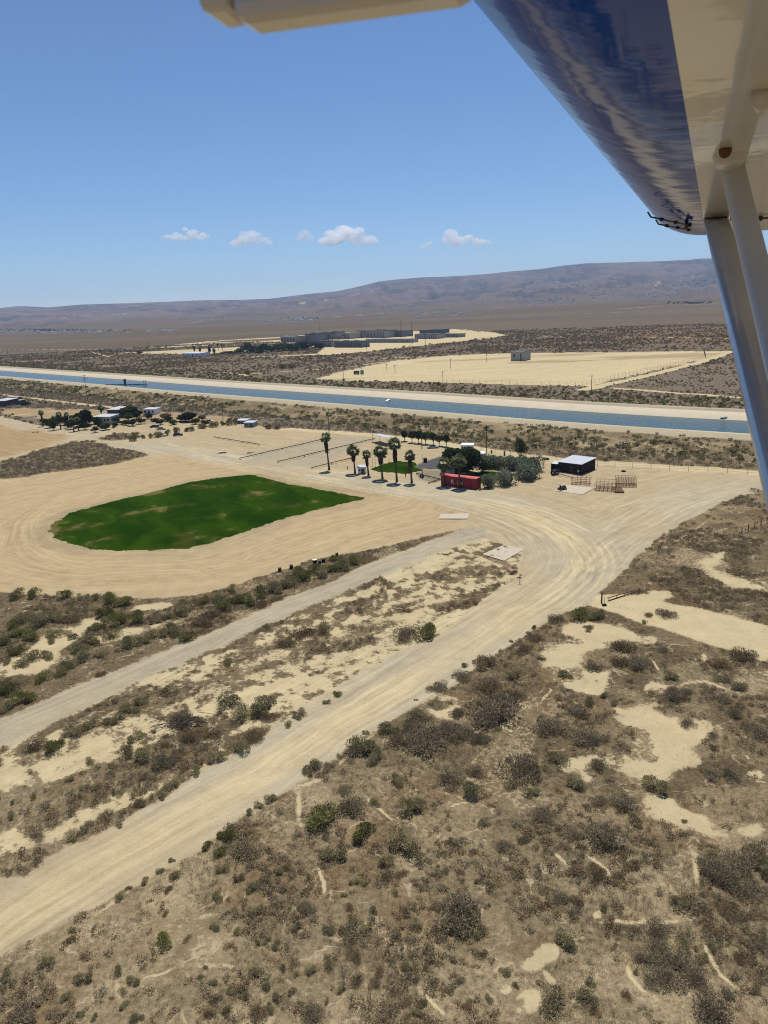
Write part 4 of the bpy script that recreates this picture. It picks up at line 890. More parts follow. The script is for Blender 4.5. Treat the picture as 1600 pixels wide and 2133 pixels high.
for i, (x, y, yt, w, lab) in enumerate([
    (1019, 1017, 989, 28, 'small round flowering bush nearest the red container'), (1054, 1011, 979, 38, 'flowering bush between the small round one and the big one'), (1096, 999, 963, 52, 'biggest flowering bush at the right end of the hedge'),
    (1112, 985, 953, 36, 'flowering bush behind the biggest one by the open yard'), (1080, 979, 953, 40, 'flowering bush behind the little lawn at its right end'), (1052, 979, 951, 40, 'flowering bush behind the middle of the little lawn'),
    (1028, 977, 950, 36, 'flowering bush behind the little lawn beside the white trailer'), (1010, 972, 948, 30, 'flowering bush tucked between the white trailer and the huge tree')]):
    p = G(x, y); h = px_h(x, y, yt); e = empty('flowering_bush', p + np.array([0, .8, 0]), lab, 'bush', 'flowering bushes round the little lawn', i)
    V, F, T = leaf_cloud(2600, 460 + i, lobes=14, zs=1, ln=(.08, .16), wd=(.03, .055), wild=.5); s = w * mpp(p) * .56
    link('foliage', np_mesh('foliage', V * [s * 1.12, s * 1.12, h * 1.05], F, L_OLEA, T), e); st = link('stems', STEMS[i % 4], e); st.scale = (s * .8, s * .8, h * .8)

# homestead on the left
HP = [(90, 888, 855, .4, .8, 'thin fan palm standing alone by the left road fork'), (127, 893, 859, .4, .9, 'tall fan palm between the small garden trees of the homestead'), (154, 899, 872, .4, 1.0, 'short fan palm at the road edge left of the homestead tree'),
      (164, 897, 870, .4, 1.1, 'short leafy fan palm closest to the big homestead tree'), (143, 890, 860, .4, .9, 'fan palm half hidden among the homestead garden trees'), (213, 874, 846, .3, 1.2, 'shaggy fan palm against the white homestead house')]
for i, (x, y, yt, sk, cw, lab) in enumerate(HP): palm(G(x, y), px_h(x, y, yt), lab, 'palms of the homestead', 480 + i, sk, cw)
HT = [(175, 888, 852, 36, 'D', 'big round dark tree in front of the white homestead house'), (272, 868, 844, 33, 'M', 'bright green tree between the flat roofed trailers'), (104, 891, 867, 16, 'D', 'small garden tree left of the tall homestead palm'), (113, 896, 870, 16, 'M', 'small garden tree just in front of the tall homestead palm'),
      (136, 886, 864, 18, 'M', 'olive garden tree behind the homestead palms'), (178, 895, 878, 18, 'D', 'dark low tree at the road side of the big homestead tree'), (204, 888, 868, 18, 'D', 'dark tree before the white house wall'), (220, 896, 880, 20, 'M', 'round green tree in the homestead front garden'), (198, 901, 889, 14, 'D', 'small dark shrub tree at the homestead road edge'),
      (277, 887, 873, 19, 'D', 'dark round tree left of its twin in the homestead back yard'), (294, 883, 869, 16, 'D', 'dark round tree right of its twin in the homestead back yard'), (324, 878, 871, 17, 'D', 'low dark tree in the middle of the homestead back yard'), (348, 874, 857, 22, 'B', 'thin brownish tree in the homestead back yard'), (352, 878, 868, 18, 'D', 'dark low tree under the thin brownish one'),
      (394, 878, 857, 34, 'D', 'large dark round tree at the right of the homestead yard'), (422, 876, 862, 17, 'B', 'dull brown tree right of the large dark round one'), (291, 868, 853, 14, 'D', 'little dark tree beside the bright green one'), (53, 845, 836, 18, 'D', 'dark lone tree beside the upper left track'), (25, 838, 826, 12, 'D', 'dark tree over the upper left barns'), (38, 838, 825, 18, 'D', 'larger dark tree right of the upper left barns'),
      (507, 838, 826, 13, 'D', 'dark lone tree on the canal bank'), (255, 884, 875, 14, 'M', 'pale green tree behind the homestead car park')]
for i, (x, y, yt, w, c, lab) in enumerate(HT):
    p = G(x, y); tree(p, px_h(x, y, yt), 1.35 * w * mpp(p), dict(D=L_DARK, M=L_MID, B=L_BROWN)[c], lab, 'trees of the homestead' if i < 17 else None, 500 + i, trunk=.14, n=1300 if w < 24 else 2600, leaf=1.5)
for i, (x, y, h_, w_) in enumerate([(120, 886, 5, 5), (148, 894, 4, 5), (160, 884, 5, 6), (187, 884, 5, 6), (232, 882, 3, 5), (245, 880, 3, 4), (263, 886, 2.5, 4), (308, 873, 3, 5), (335, 885, 2.5, 4), (362, 885, 2.5, 4), (408, 884, 3, 5), (428, 888, 2.5, 4), (92, 884, 3, 4), (212, 893, 2.5, 3.5), (240, 890, 2, 3), (268, 876, 4, 5), (285, 872, 3.5, 4.5), (376, 878, 3, 4)]):
    tree(G(x, y), h_, w_ * 1.1, L_DARK if i % 3 else L_MID, 'small dark garden tree in the crowded homestead yard', 'small garden trees of the homestead', 700 + i, trunk=.12, n=700, leaf=1.7)
HB = [(280, 918, 900, 18), (299, 913, 904, 10), (314, 912, 901, 12), (329, 911, 898, 18), (348, 907, 894, 15), (368, 902, 887, 17), (389, 899, 889, 13), (401, 898, 886, 12), (420, 893, 881, 18), (445, 890, 877, 20), (464, 886, 875, 12), (483, 885, 867, 24), (66, 882, 876, 9), (322, 876, 870, 10), (237, 892, 885, 8)]
for i, (x, y, yt, w) in enumerate(HB):
    p = G(x, y); h = px_h(x, y, yt); s = w * mpp(p) * .56
    e = empty('fence_bush', p, ['first', 'second', 'third', 'fourth', 'fifth', 'sixth', 'seventh', 'eighth', 'ninth', 'tenth', 'eleventh', 'twelfth'][i] + ' rounded green bush from the left along the homestead fence line' if i < 12 else ['brown low bush beside the left road fork', 'small bush in the middle of the homestead yard', 'tiny bush in the homestead front garden'][i - 12], 'bush', 'green bushes along the homestead fence' if i < 12 else None, i)
    f = link('foliage', SH['green'][i % 5], e); f.scale = (s, s, h * 1.1); st = link('stems', STEMS[i % 4], e); st.scale = (s, s, h)
for i, (x, y, yt, w, lab) in enumerate([(516, 779, 766, 18, 'dull brown bush on the plain beyond the canal'), (590, 768, 752, 16, 'left one of two dark bushes on the plain beyond the canal'), (608, 767, 751, 18, 'right one of two dark bushes on the plain beyond the canal'), (560, 893, 878, 16, 'purple brown bare bush right of the old grey sheds'), (578, 892, 878, 18, 'second purple brown bare bush beyond the old grey sheds'), (1450, 932, 914, 34, 'large dark bush high on the near canal bank'), (1268, 912, 898, 22, 'round dark bush near the crest of the near canal bank'), (1310, 918, 904, 18, 'smaller round bush right of the round dark crest bush')]):
    p = G(x, y); h = px_h(x, y, yt); s = w * mpp(p) * .56
    e = empty('bank_bush', p, lab, 'bush', None, i); f = link('foliage', SH['brown' if i < 5 else 'olive'][i % 5], e); f.scale = (s, s, h * 1.25); st = link('stems', STEMS[i % 4], e); st.scale = (s, s, h)
# trees by the far concrete complex
for i, (x, y, yt, w, k, lab) in enumerate([(405, 734, 721, 8, 'c', 'left dark cypress before the far white shed'), (417, 735, 721, 7, 'c', 'right dark cypress before the far white shed'), (437, 738, 720, 10, 'c', 'tall dark tree left of the two far palms'), (447, 738, 724, 9, 'c', 'dark ragged tree under the two far palms'), (480, 737, 731, 26, 't', 'low dark thicket tree left of the far green tree'), (515, 734, 712, 24, 't', 'tall green tree left of the far concrete complex'), (548, 732, 716, 26, 't', 'dark spreading tree beside the far green tree'), (592, 730, 713, 26, 't', 'bright green tree nearest the far concrete complex'), (622, 727, 711, 22, 't', 'dark tree with palms against the far concrete walls'), (642, 727, 710, 20, 't', 'dark tree right against the left far concrete block'), (742, 722, 707, 12, 't', 'single tree in front of the long far concrete wall'), (209, 733, 729, 9, 't', 'left tiny dark tree on the far left plain'), (231, 733, 729, 8, 't', 'right tiny dark tree on the far left plain'), (289, 737, 731, 13, 't', 'low dark tree near the far left sand strip')]):
    p = G(x, y); tree(p, px_h(x, y, yt), w * mpp(p) * (1.5 if k == 't' else .9), L_MID if i in (5, 7, 10) else L_DARK, lab, 'trees by the far concrete complex', 540 + i, name='cypress_tree' if k == 'c' else 'broadleaf_tree', trunk=.08, n=600, leaf=1.7)
for i, (x, y, h_, w_) in enumerate([(500, 736, 7, 12), (530, 735, 8, 14), (566, 733, 8, 13), (579, 732, 9, 14), (606, 730, 9, 14), (632, 728, 10, 13), (655, 727, 9, 12), (668, 727, 8, 11), (540, 737, 5, 12), (616, 731, 7, 12)]):
    tree(G(x, y), h_, w_ * 1.2, L_MID if i % 3 == 0 else L_DARK, 'bushy tree in the thicket left of the far concrete complex', 'thicket left of the far complex', 750 + i, trunk=.06, n=500, leaf=1.8)
for i, (x, y, yt) in enumerate([(455, 731, 715), (464, 731, 716)]):
    palm(G(x, y), px_h(x, y, yt), ['left of the two far palms beyond the canal', 'right of the two far palms beyond the canal'][i], 'two far palms', 560 + i, .2, 1.0)

# ------------------------------------------------------------------ yard things
M_RUST = paint_mat('rusty_pipe', (.16, .075, .045), .8, .2, var=.35, scale=6)
M_WOOD = paint_mat('weathered_wood', (.17, .125, .085), .9, .1, var=.3, scale=4)
M_DWOOD = paint_mat('shaded_dark_boards', (.028, .022, .018), .85, .15, var=.4, scale=3, dirt=(.07, .05, .035))  # near black: the deep shade of the shed front is put into the colour
M_TIN = paint_mat('corrugated_tin', (.50, .52, .54), .45, .4, .25, var=.12, scale=1.5, dirt=(.32, .27, .22), dirt_amt=.35)
M_BLACK = paint_mat('black_rubber', (.018, .017, .016), .85, .2, var=.3)
M_DKMETAL = paint_mat('dark_metal', (.04, .038, .036), .6, .4, var=.3)
M_WHITE = paint_mat('white_paint', (.70, .70, .67), .5, .35, var=.08, dirt=(.45, .40, .32), dirt_amt=.3)
M_CREAM = paint_mat('cream_wall', (.50, .44, .34), .8, .2, var=.1, dirt=(.34, .28, .2), dirt_amt=.3)
M_GREYW = paint_mat('grey_wall', (.27, .275, .27), .85, .15, var=.15, scale=.8, dirt=(.18, .17, .155), dirt_amt=.5)
M_GLASS = paint_mat('dark_window', (.02, .025, .03), .15, .5)
M_CONC = paint_mat('pale_concrete', (.42, .37, .28), .9, .1, var=.12, scale=.6, dirt=(.36, .29, .2), dirt_amt=.5)
M_POLE = paint_mat('pole_wood', (.085, .065, .05), .9, .1, var=.3)

def frame3(a, b):
    """local frame along a->b on the ground: origin a, x along, y to the far side"""
    a = np.array(a[:2]); b = np.array(b[:2]); d = b - a; L = float(np.linalg.norm(d)); rz = math.atan2(d[1], d[0])
    return L, rz

# red shipping container with corrugated sides
t = NT('red_container_paint'); o_ = t.obj()
n1 = t.noise(o_, .9, 5, .65); n2 = t.noise(o_, 5, 4, .6)
c = t.scale((.30, .026, .022), t.math('ADD', .75, t.math('MULTIPLY', n1, .5))); c = t.mix(t.math('MULTIPLY', t.rng(n2, .58, .75), .5), c, (.12, .05, .03))
t.bsdf(c, .55, .3, bump=n2, bstr=.1, bdist=.02); M_RED = t.m
t = NT('faded_red_roof'); o_ = t.obj(); n1 = t.noise(o_, 1.2, 5, .65)
t.bsdf(t.scale((.42, .10, .085), t.math('ADD', .7, t.math('MULTIPLY', n1, .6))), .7, .2); M_REDT = t.m
L_, rz = frame3(CONT_A, CONT_B); CL = 12.0; CH = 2.7; CWD = 2.45
rz = -.62; d_ = np.array([math.cos(rz), math.sin(rz)])
orig = CONT_B[:2] - d_ * L_   # near right corner fixed
# choose the length so that the left end falls where the photo has it
def len_to(px, P0, d):
    s = np.linspace(1, 30, 2000); X_, Y_, Z_ = proj(np.c_[P0[0] - d[0] * s, P0[1] - d[1] * s, np.zeros(2000)]); return float(s[np.abs(X_ - px).argmin()])
CL = len_to(919, CONT_B, d_); print('container length', CL)
ct = empty('shipping_container', (*(CONT_B[:2] - d_ * CL), 0), 'long red shipping container with white lettering behind two palms', 'container', rz=rz)
mb = MB(); n = int(CL / .28); zs0, zs1 = .16, CH - .14      # corrugated long sides and back end
def corr(mb, p, q, nrm, n):
    p = Vector(p); q = Vector(q); nr = Vector(nrm); pts = []
    for i in range(n):
        a = p.lerp(q, i / n); b = p.lerp(q, (i + .35) / n); c_ = p.lerp(q, (i + .5) / n); e_ = p.lerp(q, (i + .85) / n)
        pts += [a, b, c_ - nr * .045, e_ - nr * .045]
    pts.append(q); k = len(pts)
    mb.add([(v.x, v.y, zs0) for v in pts] + [(v.x, v.y, zs1) for v in pts], [(i, i + 1, k + i + 1, k + i) for i in range(k - 1)])
corr(mb, (.1, 0, 0), (CL - .1, 0, 0), (0, -1, 0), n); corr(mb, (CL - .1, CWD, 0), (.1, CWD, 0), (0, 1, 0), n); corr(mb, (0, CWD - .1, 0), (0, .1, 0), (-1, 0, 0), 8)
mb.box((CL / 2, CWD / 2, .09), (CL - .05, CWD - .05, .14)); mb.build('body', M_RED, ct)
mb = MB(); mb.box((CL / 2, CWD / 2, CH - .06), (CL + .01, CWD + .01, .12)); mb.build('roof', M_REDT, ct)
mb = MB()
for x_ in (.06, CL - .06):
    for y_ in (.06, CWD - .06): mb.box((x_, y_, CH / 2 - .03), (.16, .16, CH - .06))
for y_ in (.04, CWD - .04): mb.box((CL / 2, y_, CH - .17), (CL - .3, .13, .1)); mb.box((CL / 2, y_, .14), (CL - .3, .13, .12))
mb.build('corner_frame', M_RED, ct)
for k in range(2):
    mb = MB(); mb.box((CL - .02, CWD * (.27 + .46 * k), CH / 2), (.07, CWD * .43, CH - .4)); dr_ = mb.build('door', M_RED, ct, bevel=.01)
    mb = MB()
    for q in (-.25, .25): mb.tube([(CL + .05, CWD * (.27 + .46 * k) + q, .2), (CL + .05, CWD * (.27 + .46 * k) + q, CH - .25)], .022, 6)
    mb.build('lock_bar', M_DKMETAL, dr_)
mb = MB(); mb.box((CL - 2.6, -.03, 1.18), (1.9, .05, 1.9)); dr_ = mb.build('side_door', M_RED, ct)
mb = MB()
for s_ in (-.97, .97): mb.box((CL - 2.6 + s_, -.06, 1.18), (.07, .05, 2.0))
mb.box((CL - 2.6, -.06, 2.16), (1.87, .05, .06)); mb.build('door_frame', M_DKMETAL, dr_)
def text_mesh(name, s, size, mat, parent, loc, rot, ext=.006):
    cu = bpy.data.curves.new(name, 'FONT'); cu.body = s; cu.size = size; cu.extrude = ext; cu.offset = .012 * size; cu.space_character = 1.12
    ob = bpy.data.objects.new(name, cu); COL.objects.link(ob); bpy.context.view_layer.update()
    me = bpy.data.meshes.new_from_object(ob); bpy.data.objects.remove(ob); me.materials.clear(); me.materials.append(mat)
    o = link(name, me, parent); o.location = loc; o.rotation_euler = rot; return o
M_LET = paint_mat('white_lettering', (.72, .70, .66), .6, .2, var=.1)
lx = CL * .285
text_mesh('lettering', 'K', 1.5, M_LET, ct, (lx, -.04, .86), (math.pi / 2, 0, 0)); text_mesh('lettering', 'LINE', 1.02, M_LET, ct, (lx + 1.75, -.04, .86), (math.pi / 2, 0, 0))
mb = MB(); mb.tube([(CL - 2.1, -.03, .55), (CL - 2.1, -.045, .55)], .13, 10); mb.build('round_sticker', M_LET, ct)

# dark shed with a pale tin roof and lean-to
A_, B_, C_ = G(1163, 983), G(1210, 989), G(1228, 980)
L_, rz = frame3(A_, B_); D_ = float(np.linalg.norm(C_[:2] - B_[:2])) * .62; print('shed', L_, D_)
D_ = 7.8; sh = empty('tin_roofed_shed', A_, 'dark board shed with pale sloping tin roof by the canal track', 'shed', rz=rz)
mb = MB()
for k in range(int(L_ / .3)): mb.box((k * .3 + .15, 0, 1.36), (.27, .08 + .03 * (k % 3), 2.72))
for k in range(int(D_ / .3)): mb.box((L_, k * .3 + .15, 1.38), (.08 + .03 * (k % 3), .27, 2.75)); mb.box((0, k * .3 + .15, 1.38), (.08, .27, 2.75))
mb.box((L_ / 2, D_, 1.5), (L_, .1, 3.0)); mb.box((L_ * .5, D_ * .5, .05), (L_ - .1, D_ - .1, .08)); mb.build('wall', M_DWOOD, sh)
mb = MB(); n = 26; W_ = L_ + .6
pts = []
for i in range(n * 2 + 1):
    x_ = -.3 + W_ * i / (n * 2); z_ = .05 * (i % 2); pts.append((x_, z_))
vs = [(x_, -.35, 2.80 + z_) for x_, z_ in pts] + [(x_, D_ + .35, 3.15 + z_) for x_, z_ in pts] + [(x_, -.35, 2.75 + z_) for x_, z_ in pts] + [(x_, D_ + .35, 3.10 + z_) for x_, z_ in pts]
k = len(pts); mb.add(vs, [(i, i + 1, k + i + 1, k + i) for i in range(k - 1)] + [(2 * k + i + 1, 2 * k + i, 3 * k + i, 3 * k + i + 1) for i in range(k - 1)] + [(i + 1, i, 2 * k + i, 2 * k + i + 1) for i in range(k - 1)]); mb.build('roof', M_TIN, sh)
mb = MB(); mb.box((L_ * .58, -.1, 1.0), (1.0, .08, 2.0)); mb.build('door', paint_mat('dull_door', (.06, .05, .042), .8, .2), sh)
mb = MB(); mb.box((L_ * .9, -.12, .95), (.5, .1, .6)); mb.build('sign_board', M_CREAM, sh)
mb = MB(); mb.box((-1.9, 1.0, 1.1), (.1, 3.0, 2.2)); mb.box((-1.0, 2.5, 1.1), (1.9, .1, 2.2)); mb.build('lean_to_wall', M_DWOOD, sh)
mb = MB(); mb.box((-1.1, .9, 2.3), (1.9, 2.6, .06), rot=Matrix.Rotation(.12, 3, 'X')); mb.build('lean_to_roof', M_TIN, sh)

def rail_rack(p, q, depth, h, bays, levels, lab, tray=False):
    L_, rz = frame3(p, q); e = empty('pipe_rack', p, lab, 'rack', 'rusty pipe racks in the yard', rz)
    for r_ in range(2 if depth else 1):
        mb = MB(); y_ = r_ * depth
        for i in range(bays + 1): mb.tube([(L_ * i / bays, y_, 0), (L_ * i / bays, y_, h)], .045, 6)
        mb.build('post_row', M_RUST, e)
        mb = MB()
        for k in range(levels): mb.tube([(0, y_ + .001, h * (k + 1) / levels - .05), (L_, y_ + .001, h * (k + 1) / levels - .05)], .04, 6)
        mb.build('rail_row', M_RUST, e)
    mb = MB()
    for i in range(bays + 1): mb.tube([(L_ * i / bays, 0, .08), (L_ * i / bays, depth, .08)], .05, 6)
    for i in range(bays * 3): mb.tube([(L_ * (i + .5) / (bays * 3), 0, .12), (L_ * (i + .5) / (bays * 3), depth, .12)], .035, 5)
    for y_ in (0, depth): mb.tube([(0, y_, .07), (L_, y_, .07)], .06, 6)
    if tray: mb.box((L_ / 2, depth / 2, .05), (L_ - .1, depth - .1, .03))
    mb.build('base_grid', M_RUST, e); return e
rail_rack(G(1190, 1009), G(1228, 1011), 2.2, 1.9, 4, 4, 'rusty pipe rack standing between the shed and the concrete slab')
rail_rack(G(1239, 1022), G(1282, 1024), 4.2, 2.0, 5, 3, 'rusty open pipe rack at the right edge of the concrete slab')
rail_rack(G(1284, 1013), G(1326, 1013), 2.6, 2.1, 6, 5, 'tall rusty pipe rack farthest right of the yard racks')
rail_rack(G(1281, 1026), G(1300, 1026), 4.5, .35, 3, 1, 'low flat rusty pipe rack lying in front of the tall one', True)

# small dark utility cart
p = G(1171, 1021); e = empty('utility_cart', p, 'small dark utility cart parked at the concrete slab', 'cart', rz=.35)
mb = MB(); mb.box((0, 0, .55), (1.9, .95, .35), top=(.9, .9)); mb.box((.65, 0, .85), (.6, .8, .35), top=(.8, .85)); mb.build('body', M_DKMETAL, e, bevel=.05)
mb = MB(); mb.box((-.15, 0, .85), (.8, .5, .22)); mb.box((-.55, 0, 1.1), (.16, .5, .4)); mb.build('seat', M_BLACK, e, bevel=.05)
mb = MB(); mb.tube([(.45, -.38, 1.2), (.4, 0, 1.15), (.45, .38, 1.2)], .025, 6); mb.tube([(.4, 0, 1.15), (.6, 0, .8)], .03, 6); mb.build('handlebar', M_DKMETAL, e)
for x_ in (-.65, .65):
    for y_ in (-.52, .52): MB().torus((x_, y_, .33), .22, .12, (0, 1, 0), 14, 8).build('wheel', M_BLACK, e, True)
# two wheeled boom trailer
p = G(1156, 990); q = G(1194, 998); L_, rz = frame3(p, q); e = empty('boom_trailer', p, 'black wheeled trailer with a long tow boom in front of the shed', 'trailer', rz=rz)
for y_ in (-.75, .75): MB().torus((0, y_, .78), .52, .26, (0, 1, 0), 18, 8).build('wheel', M_BLACK, e, True)
mb = MB(); mb.tube([(0, -.8, .78), (0, .8, .78)], .09, 8); mb.build('axle', M_DKMETAL, e)
mb = MB(); mb.tube([(0, 0, .8), (L_, 0, .35)], .09, 8); mb.tube([(0, -.6, .8), (L_ * .35, 0, .68)], .05, 6); mb.tube([(0, .6, .8), (L_ * .35, 0, .68)], .05, 6); mb.build('tow_boom', M_DKMETAL, e)
mb = MB(); mb.box((-.2, 0, 1.15), (1.0, 1.0, .5), top=(.8, .8)); mb.build('engine_box', M_DKMETAL, e, bevel=.04)
# loose tyres
for i, (x, y, lab) in enumerate([(1134, 956, 'left worn tyre lying by the fence right of the round tree'), (1140, 957, 'right worn tyre lying by the fence right of the round tree'), (1299, 983, 'single old tyre lying behind the pipe racks'), (879, 996, 'old tyre propped against the gate post by the lawn')]):
    p = G(x, y); e = empty('old_tyre', p, lab, 'tyre', 'old tyres lying about', i)
    MB().torus((0, 0, .2 if i < 3 else .5), .42, .19, (0, 0, 1) if i < 3 else (0, 1, .3), 18, 8).build('tread', M_BLACK, e, True)
    mb = MB(); mb.tube([(0, 0, .12), (0, 0, .22)], .2, 10); o = mb.build('hub', M_DKMETAL, e)
    if i == 3: o.location = (0, 0, .33)
# slabs
def slab(pts, lab, h=.12):
    P_ = GP(pts); c0 = P_.mean(0); e = MB(); k = len(P_)
    a = sum(P_[i][0] * P_[(i + 1) % k][1] - P_[(i + 1) % k][0] * P_[i][1] for i in range(k))
    if a < 0: P_ = P_[::-1]
    e.add([(*(v - c0), -.3) for v in P_] + [(*(v - c0), h) for v in P_], [tuple(range(k, 2 * k))] + [(i, (i + 1) % k, k + (i + 1) % k, k + i) for i in range(k)])
    o = e.build('concrete_slab', M_CONC); o.location = (*c0, 0); return tag(o, lab, 'slab')
slab([(1158, 1023), (1182, 1011), (1239, 1017), (1213, 1031)], 'pale concrete slab between the utility cart and the racks')
slab([(914, 1082), (918, 1072), (978, 1071), (975, 1082)], 'narrow pale concrete slab beside the turning dirt road', .2)
slab([(1005, 1155), (1050, 1136), (1092, 1145), (1050, 1169)], 'square pale concrete slab in the sand inside the road bend', .1)
# bins along the brush belt
for i, (x, y, w) in enumerate([(583, 1190, 6), (607, 1184, 6), (656, 1174, 7), (666, 1174, 5), (674, 1171, 6), (693, 1161, 4), (702, 1158, 5)]):
    p = G(x, y); s = w * mpp(p); e = empty('black_bin', p, ['leftmost black bin at the edge of the turf field', 'second black bin from the left by the turf field', 'squat black bin with a pale lid in the middle of the bins', 'narrow black bin right of the squat one', 'black bin in the middle behind a green shrub', 'second black bin from the right by the turf field', 'rightmost black bin at the edge of the turf field'][i], 'bin', 'black bins along the turf field', .3)
    mb = MB(); mb.box((0, 0, s * .6), (s, s, s * 1.2), top=(1.12, 1.12)); mb.build('tub', M_BLACK, e, bevel=.03)
    mb = MB(); mb.box((0, 0, s * 1.24), (s * 1.2, s * 1.2, s * .08)); mb.build('lid', M_WHITE if i == 2 else M_DKMETAL, e)
# gate posts, fallen beam, little sign in the fork of the tracks
p = G(1253, 1256); e = empty('gate_post', p, 'dark wooden gate post at the mouth of the branching track', 'post')
px1 = px_h(1253, 1256, 1233); MB().tube([(0, 0, -.2), (.03, 0, px1)], [.13, .11], 8).build('post', M_POLE, e); MB().tube([(0, 0, px1 - .2), (0, 0, px1 - .12)], .14, 8).build('collar', M_RUST, e)
p = G(1259, 1262); e = empty('gate_stand', p, 'thin dark rod on a heavy base by the fallen beam', 'stand'); MB().box((0, 0, .15), (.7, .5, .3), top=(.8, .8)).build('base', M_BLACK, e, bevel=.04); MB().tube([(0, 0, .2), (0, 0, 1.6)], .03, 6).build('rod', M_DKMETAL, e)
p, q = G(1265, 1253), G(1334, 1231); L_, rz = frame3(p, q); e = empty('fallen_beam', p, 'long rusty gate beam lying in the brush by the branching track', 'beam', rz=rz)
MB().box((L_ / 2, 0, .5), (L_, .10, .12), rot=Matrix.Rotation(.02, 3, 'Y')).build('upper_rail', M_RUST, e); MB().box((L_ / 2, -.1, .15), (L_ * .96, .10, .12)).build('lower_rail', M_RUST, e)
mb = MB()
for k in range(5): mb.box((.3 + k * (L_ - .6) / 4, -.05, .32), (.08, .06, .5))
mb.build('brace', M_RUST, e)
p = G(1083, 1215); e = empty('sign_post', p, 'small weathered sign post in the sand inside the road bend', 'sign'); hh = px_h(1083, 1215, 1195); MB().tube([(0, 0, -.1), (0, 0, hh)], .06, 6).build('post', M_POLE, e); MB().box((-.1, 0, hh * .62), (.7, .06, .2)).build('board', M_WOOD, e); MB().box((.25, 0, hh * .9), (.4, .06, .16)).build('board', M_WOOD, e)

# log rails of the parking lot
for i, (a, b, lab) in enumerate([((579, 964), (780, 916), 'long log rail along the right side of the parking lot'), ((500, 957), (669, 918), 'long log rail along the left side of the parking lot'), ((650, 977), (730, 957), 'short log rail left of the palm row'), ((446, 912), (540, 928), 'thin log rail lying across the open sand field'), ((868, 989), (917, 1001), 'low dark rail across the paved entry beside the container'), ((893, 1009), (917, 1001), 'short dark rail at the left end of the red container'), ((998, 1022), (1003, 1021), 'stub of a dark rail at the right end of the red container')]):
    p, q = G(*a), G(*b); L_, rz = frame3(p, q); e = empty('log_rail', p, lab, 'rail', None, rz)
    k = max(2, int(L_ / 9)); mb = MB()
    mb.tube([(0, 0, .45)] + [(L_ * j / (k * 2), random.uniform(-.1, .1), .45 + random.uniform(-.05, .05)) for j in range(1, k * 2)] + [(L_, 0, .45)], .13, 6); mb.build('rail', M_POLE, e)
    for j in range(min(k + 1, 12)): MB().tube([(L_ * j / k, 0, -.1), (L_ * j / k, 0, .5)], .12, 6).build('post', M_POLE, e)

# buildings ------------------------------------------------------------------
def house(name, x0, x1, y, yt, depth, wall, roof, lab, cat, group=None, wins=3, slope=.25, yb2=None, over=.25, door=True):
    a, b = G(x0, y), G(x1, y if yb2 is None else yb2); L_, rz = frame3(a, b); h = px_h((x0 + x1) / 2, y, yt)
    e = empty(name, a, lab, cat, group, rz); hw = h * .86
    mb = MB(); mb.box((L_ / 2, depth / 2, hw / 2), (L_, depth, hw)); w_ = mb.build('wall', wall, e)
    mb = MB(); mb.box((L_ / 2, depth / 2, hw + .09), (L_ + 2 * over, depth + 2 * over, .16), rot=Matrix.Rotation(slope * .12, 3, 'X'))
    mb.build('roof', roof, e)
    for k in range(wins):
        xk = L_ * (k + .5) / wins; ww = min(1.4, L_ / wins * .5)
        if door and k == wins // 2: MB().box((xk, -.02, hw * .4), (.95, .08, hw * .8)).build('door', M_GLASS, e)
        else: MB().box((xk, -.02, hw * .58), (ww, .06, hw * .32)).build('window', M_GLASS, e)
    return e
house('mobile_home', 195, 230, 884, 866, 7, paint_mat('pale_grey_siding', (.42, .42, .40), .7, .2), M_TIN, 'white homestead house with grey roof behind the big round tree', 'house', wins=5)
house('flat_roofed_trailer', 225, 256, 869, 851, 9, paint_mat('dark_trailer_wall', (.09, .085, .075), .8, .2), paint_mat('pale_green_roof', (.42, .45, .42), .6, .3), 'long dark trailer with pale flat roof left of the bright green tree', 'trailer', wins=4)
house('white_trailer', 299, 323, 864, 851, 5, M_WHITE, M_TIN, 'white oblong trailer right of the bright green tree', 'trailer', wins=3)
house('old_shed', 493, 512, 883, 875, 4, M_GREYW, M_TIN, 'old grey shed at the end of the homestead bush row, left of its pair', 'shed', 'old grey sheds', 2)
house('old_shed', 509, 528, 890, 879, 4, paint_mat('blue_grey_wall', (.22, .26, .28), .8, .2), M_TIN, 'old blue grey shed at the end of the homestead bush row, right of its pair', 'shed', 'old grey sheds', 2)
house('dark_barn', -12, 12, 848, 833, 10, paint_mat('barn_wall', (.08, .07, .06), .9, .1), M_TIN, 'dark barn with pale roof at the left edge of the view', 'barn', wins=3)
house('dark_barn', 9, 34, 844, 835, 7, paint_mat('barn_wall', (.08, .07, .06), .9, .1), paint_mat('dull_roof', (.25, .23, .21), .8, .2), 'low dark barn right of the one at the left edge', 'barn', wins=3)
house('low_beige_house', 918, 972, 988, 963, 6, M_CREAM, paint_mat('beige_roof', (.42, .36, .27), .85, .1), 'low beige building under the huge dark tree', 'house', wins=4)
house('white_camper', 992, 1009, 960, 943, 3, M_WHITE, M_WHITE, 'white camper trailer right of the huge dark tree', 'camper', wins=3, over=.05)
house('white_camper', 960, 986, 939, 926, 3.2, M_WHITE, M_WHITE, 'white camper with rounded roof behind the huge dark tree', 'camper', wins=4, over=.05)
house('white_hut', 746, 760, 987, 971, 2.2, M_WHITE, M_TIN, 'small white hut between two palms', 'hut', wins=2)
p, q = G(776, 921), G(806, 929); L_, rz = frame3(p, q); e = empty('shade_shelter', p, 'open shade shelter with tilted flat roof behind the palm row', 'shelter', rz=rz)
MB().box((L_ / 2, 1.5, 2.6), (L_ + .4, 3.6, .12), rot=Matrix.Rotation(-.12, 3, 'X')).build('roof', M_TIN, e)
